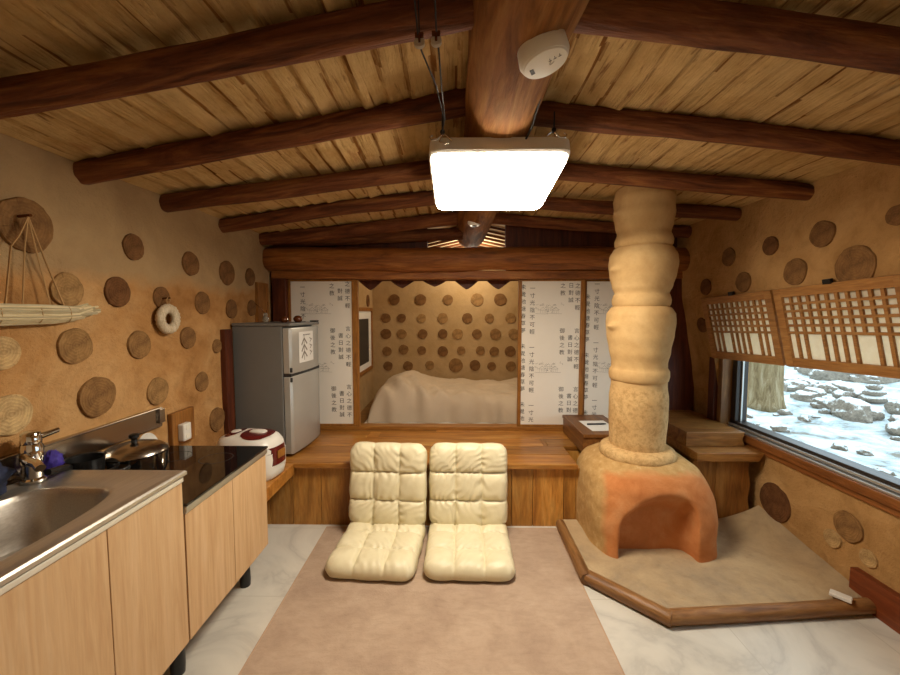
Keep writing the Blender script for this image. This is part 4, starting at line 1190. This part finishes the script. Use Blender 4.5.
mb.obj('markings', M['ink_grey'], sa)
sd = thing('heat_detector', 'small round white detector at the far end of the ridge log', 'detector', (.128, 2.62, zb(2.62) + .000))
mb = MB(); mb.lathe([(.045, .02), (.045, .0), (.03, -.014)], 28); mb.obj('base', M['white'], sd, smooth=40)
mb = MB(); mb.lathe([(.016, -.0145), (.014, -.019), (.006, -.020)], 20); mb.obj('sensor', M['fr_dark'], sd, smooth=40)

# black cable along the ridge
def bp(y): return (.185 - .011 * (y + .6) + .118, y, zb(y) + .075)
mb = MB(); mb.tube([Vector(bp(-.3 + .1 * k)) + Vector((.004 * nz(k, 1, 1, .6), 0, 0)) for k in range(17)] + [(.27, 1.42, 2.03), (.25, 1.5, 1.995)], .004, 8)
tag(mb.obj('power_cable', M['black_cord'], smooth=180), 'black cable running along the ridge log to the lamp', 'cable')

# pulleys and hoist cords
PL = [((-.085, .97, 2.018), 'white pulley wheel on dark cord, the one farther from the ridge log'), ((-.045, .965, 2.018), 'white pulley wheel on dark cord, the one nearer the ridge log')]
for (p, lb) in PL:
    t = thing('pulley', lb, 'pulley', p, 0, 'small pulleys hanging by the ridge')
    m = MB(); m.lathe([(.006, -.004), (.013, -.004), (.010, 0), (.013, .004), (.006, .004)], 20, (0, 0, 0), Matrix.Rotation(R(78), 3, 'X')); m.obj('wheel', M['wheel'], t, smooth=40)
    m = MB(); m.tube([(0, -.006, -.002), (0, -.008, .014), (0, 0, .020), (0, .008, .014), (0, .006, -.002)], .003, 8); m.bb(-.010, .010, -.007, .007, .010, .020); m.obj('housing', M['bronze'], t, smooth=40)
    m = MB(); m.tube([(0, 0, .02), (-.004, -.02, zl(p[0], p[1]) - p[2] - .0)], .0018, 6); m.obj('hanging_cord', M['black_cord'], t, smooth=60)
mb = MB(); mb.tube([(-.088, .5, 2.16), (-.088, .97, 2.031), (-.082, .985, 2.011), (-.055, 1.2, 2.045), (-.040, 1.40, 2.055), (-.046, 1.43, 2.02)], .0022, 6)
tag(mb.obj('hoist_cord', M['black_cord'], smooth=60), 'dark hoist cord slanting from the outer pulley to the wire hooks', 'cord')
mb = MB(); mb.tube([(-.044, .5, 2.17), (-.044, .965, 2.031), (-.040, .985, 2.013), (-.040, 1.2, 2.04), (-.036, 1.40, 2.05), (-.046, 1.43, 2.015)], .0022, 6)
tag(mb.obj('hoist_cord', M['black_cord'], smooth=60), 'dark hoist cord running straight from the pulley nearer the ridge log', 'cord')
def hooks(p, sgn, lb, k=1.0):
    t = thing('wire_hook', lb, 'hook', p, 0, 'wire hooks under the rafters')
    m = MB(); m.tube([(0, 0, .075), (0, 0, .02), (-.004, 0, 0)], .003, 6); m.sphere((0, 0, .012), .009); m.obj('shank', M['iron'], t, smooth=60)
    m = MB(); m.tube([(0, 0, .004), (-.022 * sgn, 0, -.016), (-.04 * sgn, 0, -.016), (-.046 * sgn, 0, -.006), (-.036 * sgn, 0, .0)], .0026, 6)
    m.tube([(0, 0, .004), (-.012 * sgn, .0, -.022), (.008 * sgn, 0, -.03), (.022 * sgn, 0, -.026)], .0026, 6)
    m.tube([(0, 0, .01), (.02 * sgn, 0, -.004), (.035 * sgn, 0, -.02)], .0024, 6)
    m.obj('hook_wire', M['chrome'], t, smooth=60)
hooks((-.046, 1.45, 2.015), 1, 'tangled wire hook under the rafter end where the hoist cords meet')
hooks((.36, 1.47, 2.03), -1, 'wire hook under the rafter on the window side of the lamp')

# ------------------------------------------------------------------ wall hangings
sw = thing('straw_bundle', 'bundle of pale straw hung by cords on the ochre wall above the sink', 'wall hanging', (-1.435, 1.30, 1.372))
mb = MB(); rs = random.Random(5)
for k in range(70):
    a = rs.uniform(0, 2 * PI); q = .031 * math.sqrt(rs.random())
    dx, dz = .7 * q * math.cos(a), q * math.sin(a)
    e = rs.uniform(.19, .25) if k % 3 else rs.uniform(.17, .22)
    tw = rs.uniform(-.02, .02)
    mb.tube([(dx, -.30 - rs.uniform(0, .03), dz + tw), (dx, -.1, dz * 1.05), (dx, .08, dz), (dx, .15, dz * .8 + .002), (dx, e, dz * .6 + .012 + tw * .5)], .0045, 5, rs.random())
mb.obj('straw_stalks', M['straw'], sw, smooth=60)
mb = MB()
for y in (-.22, -.1, .02, .12):
    mb.tube([(.8 * .030 * math.cos(a), y + .006 * math.sin(a * .5), .030 * math.sin(a)) for a in [2 * PI * k / 20 for k in range(21)]], .0013, 6)
mb.obj('binding', M['cord'], sw, smooth=60)
mb = MB()
pk = (.012, .005, .325)
mb.tube([(.0, -.07, .03), (.004, -.045, .22), (.006, -.02, .26), pk], .003, 6, .3)
mb.tube([(.0, .118, .03), (.008, .05, .20), pk], .003, 6, .6)
mb.tube([(.0, .07, .03), (.004, .03, .22), pk], .0025, 6, .5)
mb.tube([(.0, -.02, .03), (.004, -.005, .22), pk], .0025, 6, .5)
mb.obj('hanging_cords', M['cord'], sw, smooth=60)
mb = MB(); mb.tube([(-.03, .005, .325), (.022, .005, .33)], .005, 8); mb.obj('peg', M['bronze'], sw, smooth=60)

wr = thing('straw_ring', 'round twisted straw ring hanging on the ochre wall', 'wall hanging', (-1.438, 1.94, 1.345))
mb = MB(); loops = []
NR, NS = 72, 14
b0 = len(mb.v)
for i in range(NR):
    a = 2 * PI * i / NR; l = []
    for j in range(NS):
        q = 2 * PI * j / NS
        rr = .0235 * (1 + .09 * math.sin(22 * a + q * 1.0) + .12 * nz(math.cos(a) * 3, math.sin(a) * 3, q, 2))
        Rr = .052 + rr * math.cos(q)
        l.append(Vector((rr * .8 * math.sin(q), Rr * math.sin(a), Rr * math.cos(a) * 1.0)))
    loops.append(l)
loops.append(loops[0])
mb.loft(loops, False, False); mb.obj('ring', M['wreath'], wr, smooth=180)
mb = MB(); mb.tube([(0, -.004, .074), (.004, -.012, .095), (.004, 0, .108), (.004, .012, .095), (0, .004, .074)], .003, 6); mb.obj('hanging_loop', M['cord'], wr, smooth=60)
mb = MB(); mb.tube([(-.03, 0, .103), (.014, 0, .105)], .004, 8); mb.obj('peg', M['bronze'], wr, smooth=60)

# ------------------------------------------------------------------ snowy yard beyond the window
def gz(x, y): return .18 + .050 * (x - 2.2) + .05 * fbm(x, y, 3, .7) + .02 * fbm(x, y, 8, 3)
mb = MB(); mb.grid(lambda u, v: (2.15 + 14 * u ** 1.5, -4 + 20 * v, gz(2.15 + 14 * u ** 1.5, -4 + 20 * v) if u > 0 else -.2), 110, 150)
struct(mb.obj('ground_snow', M['snow'], smooth=180))
def rock(seed, sc):
    m = lumpy((0, 0, 0), 1.0, sc, seed, 22, 14, 1.3, .35)
    me = m.mesh('rock'); me.materials.append(M['rock']); me.shade_smooth(); me.set_sharp_from_angle(angle=R(45))
    return me
rmesh = [rock(k * 3.3, (1, .8, .62)) for k in range(6)]
rk = random.Random(21); nr = 0
def put_rock(x, y, s_):
    global nr
    o = bpy.data.objects.new('rock', rmesh[nr % 6]); C.objects.link(o); nr += 1
    o.location = (x, y, gz(x, y) + s_ * .18); o.scale = (s_, s_, s_ * rk.uniform(.8, 1.2)); o.rotation_euler = (0, 0, rk.uniform(0, 6))
    tag(o, 'snow dusted grey rock lying in the snowy yard outside the window', 'rock', 'rocks in the snowy yard')
spots = [(4.82, 4.5, .2), (3.70, 4.66, .25)]
def try_rock(x, y, s_):
    for (a, b, c) in spots:
        if math.hypot(x - a, y - b) < (c + s_) * .82: return
    spots.append((x, y, s_)); put_rock(x, y, s_)
for k in range(220):   # low tumbled stone bank running across
    t = rk.random(); try_rock(4.95 - .75 * t + rk.uniform(-.35, .35), 5.8 - 2.6 * t + rk.uniform(-.3, .3), rk.uniform(.10, .22))
for k in range(110):
    t = rk.random(); try_rock(5.6 + 1.5 * rk.random(), 5.4 + 2.8 * rk.random(), rk.uniform(.14, .30))
for k in range(26):
    try_rock(rk.uniform(3.0, 4.2), rk.uniform(2.6, 4.3), rk.uniform(.03, .07))
tk = thing('tree_trunk', 'thick rough tree trunk rising from the snow outside the window', 'tree', (3.70, 4.66, gz(3.70, 4.66) - .03))
mb = MB(); loops = []
for i in range(40):
    z = i * .09; r = .175 + .05 * math.exp(-z / .12) - .01 * z
    loops.append([((r * (1 + .07 * fbm(math.cos(a) * 1.5, math.sin(a) * 1.5, z * .5, 1.6))) * math.cos(a), (r * (1 + .07 * fbm(math.cos(a) * 1.5, math.sin(a) * 1.5, z * .5, 1.6))) * math.sin(a), z) for a in [2 * PI * j / 28 for j in range(28)]])
mb.loft(loops); mb.obj('trunk', M['bark'], tk, smooth=180)
cn = thing('stone_cairn', 'little tower of stacked pale stones in the snowy yard', 'cairn', (4.82, 4.50, gz(4.82, 4.50)))
z = .0
for k, (s_, h) in enumerate(((.125, .09), (.10, .075), (.08, .07), (.055, .055), (.035, .045))):
    m = lumpy((0, 0, 0), 1.0, (1, .9, .6), 40 + k * 2.2, 20, 12, 1.2, .2)
    me = m.mesh('stone'); me.materials.append(M['bark'] if k > 5 else M['rock']); me.shade_smooth()
    o = bpy.data.objects.new('stone', me); C.objects.link(o); o.parent = cn; o.location = (0, 0, z + h * .5); o.scale = (s_, s_, h * .95)
    z += h * .9
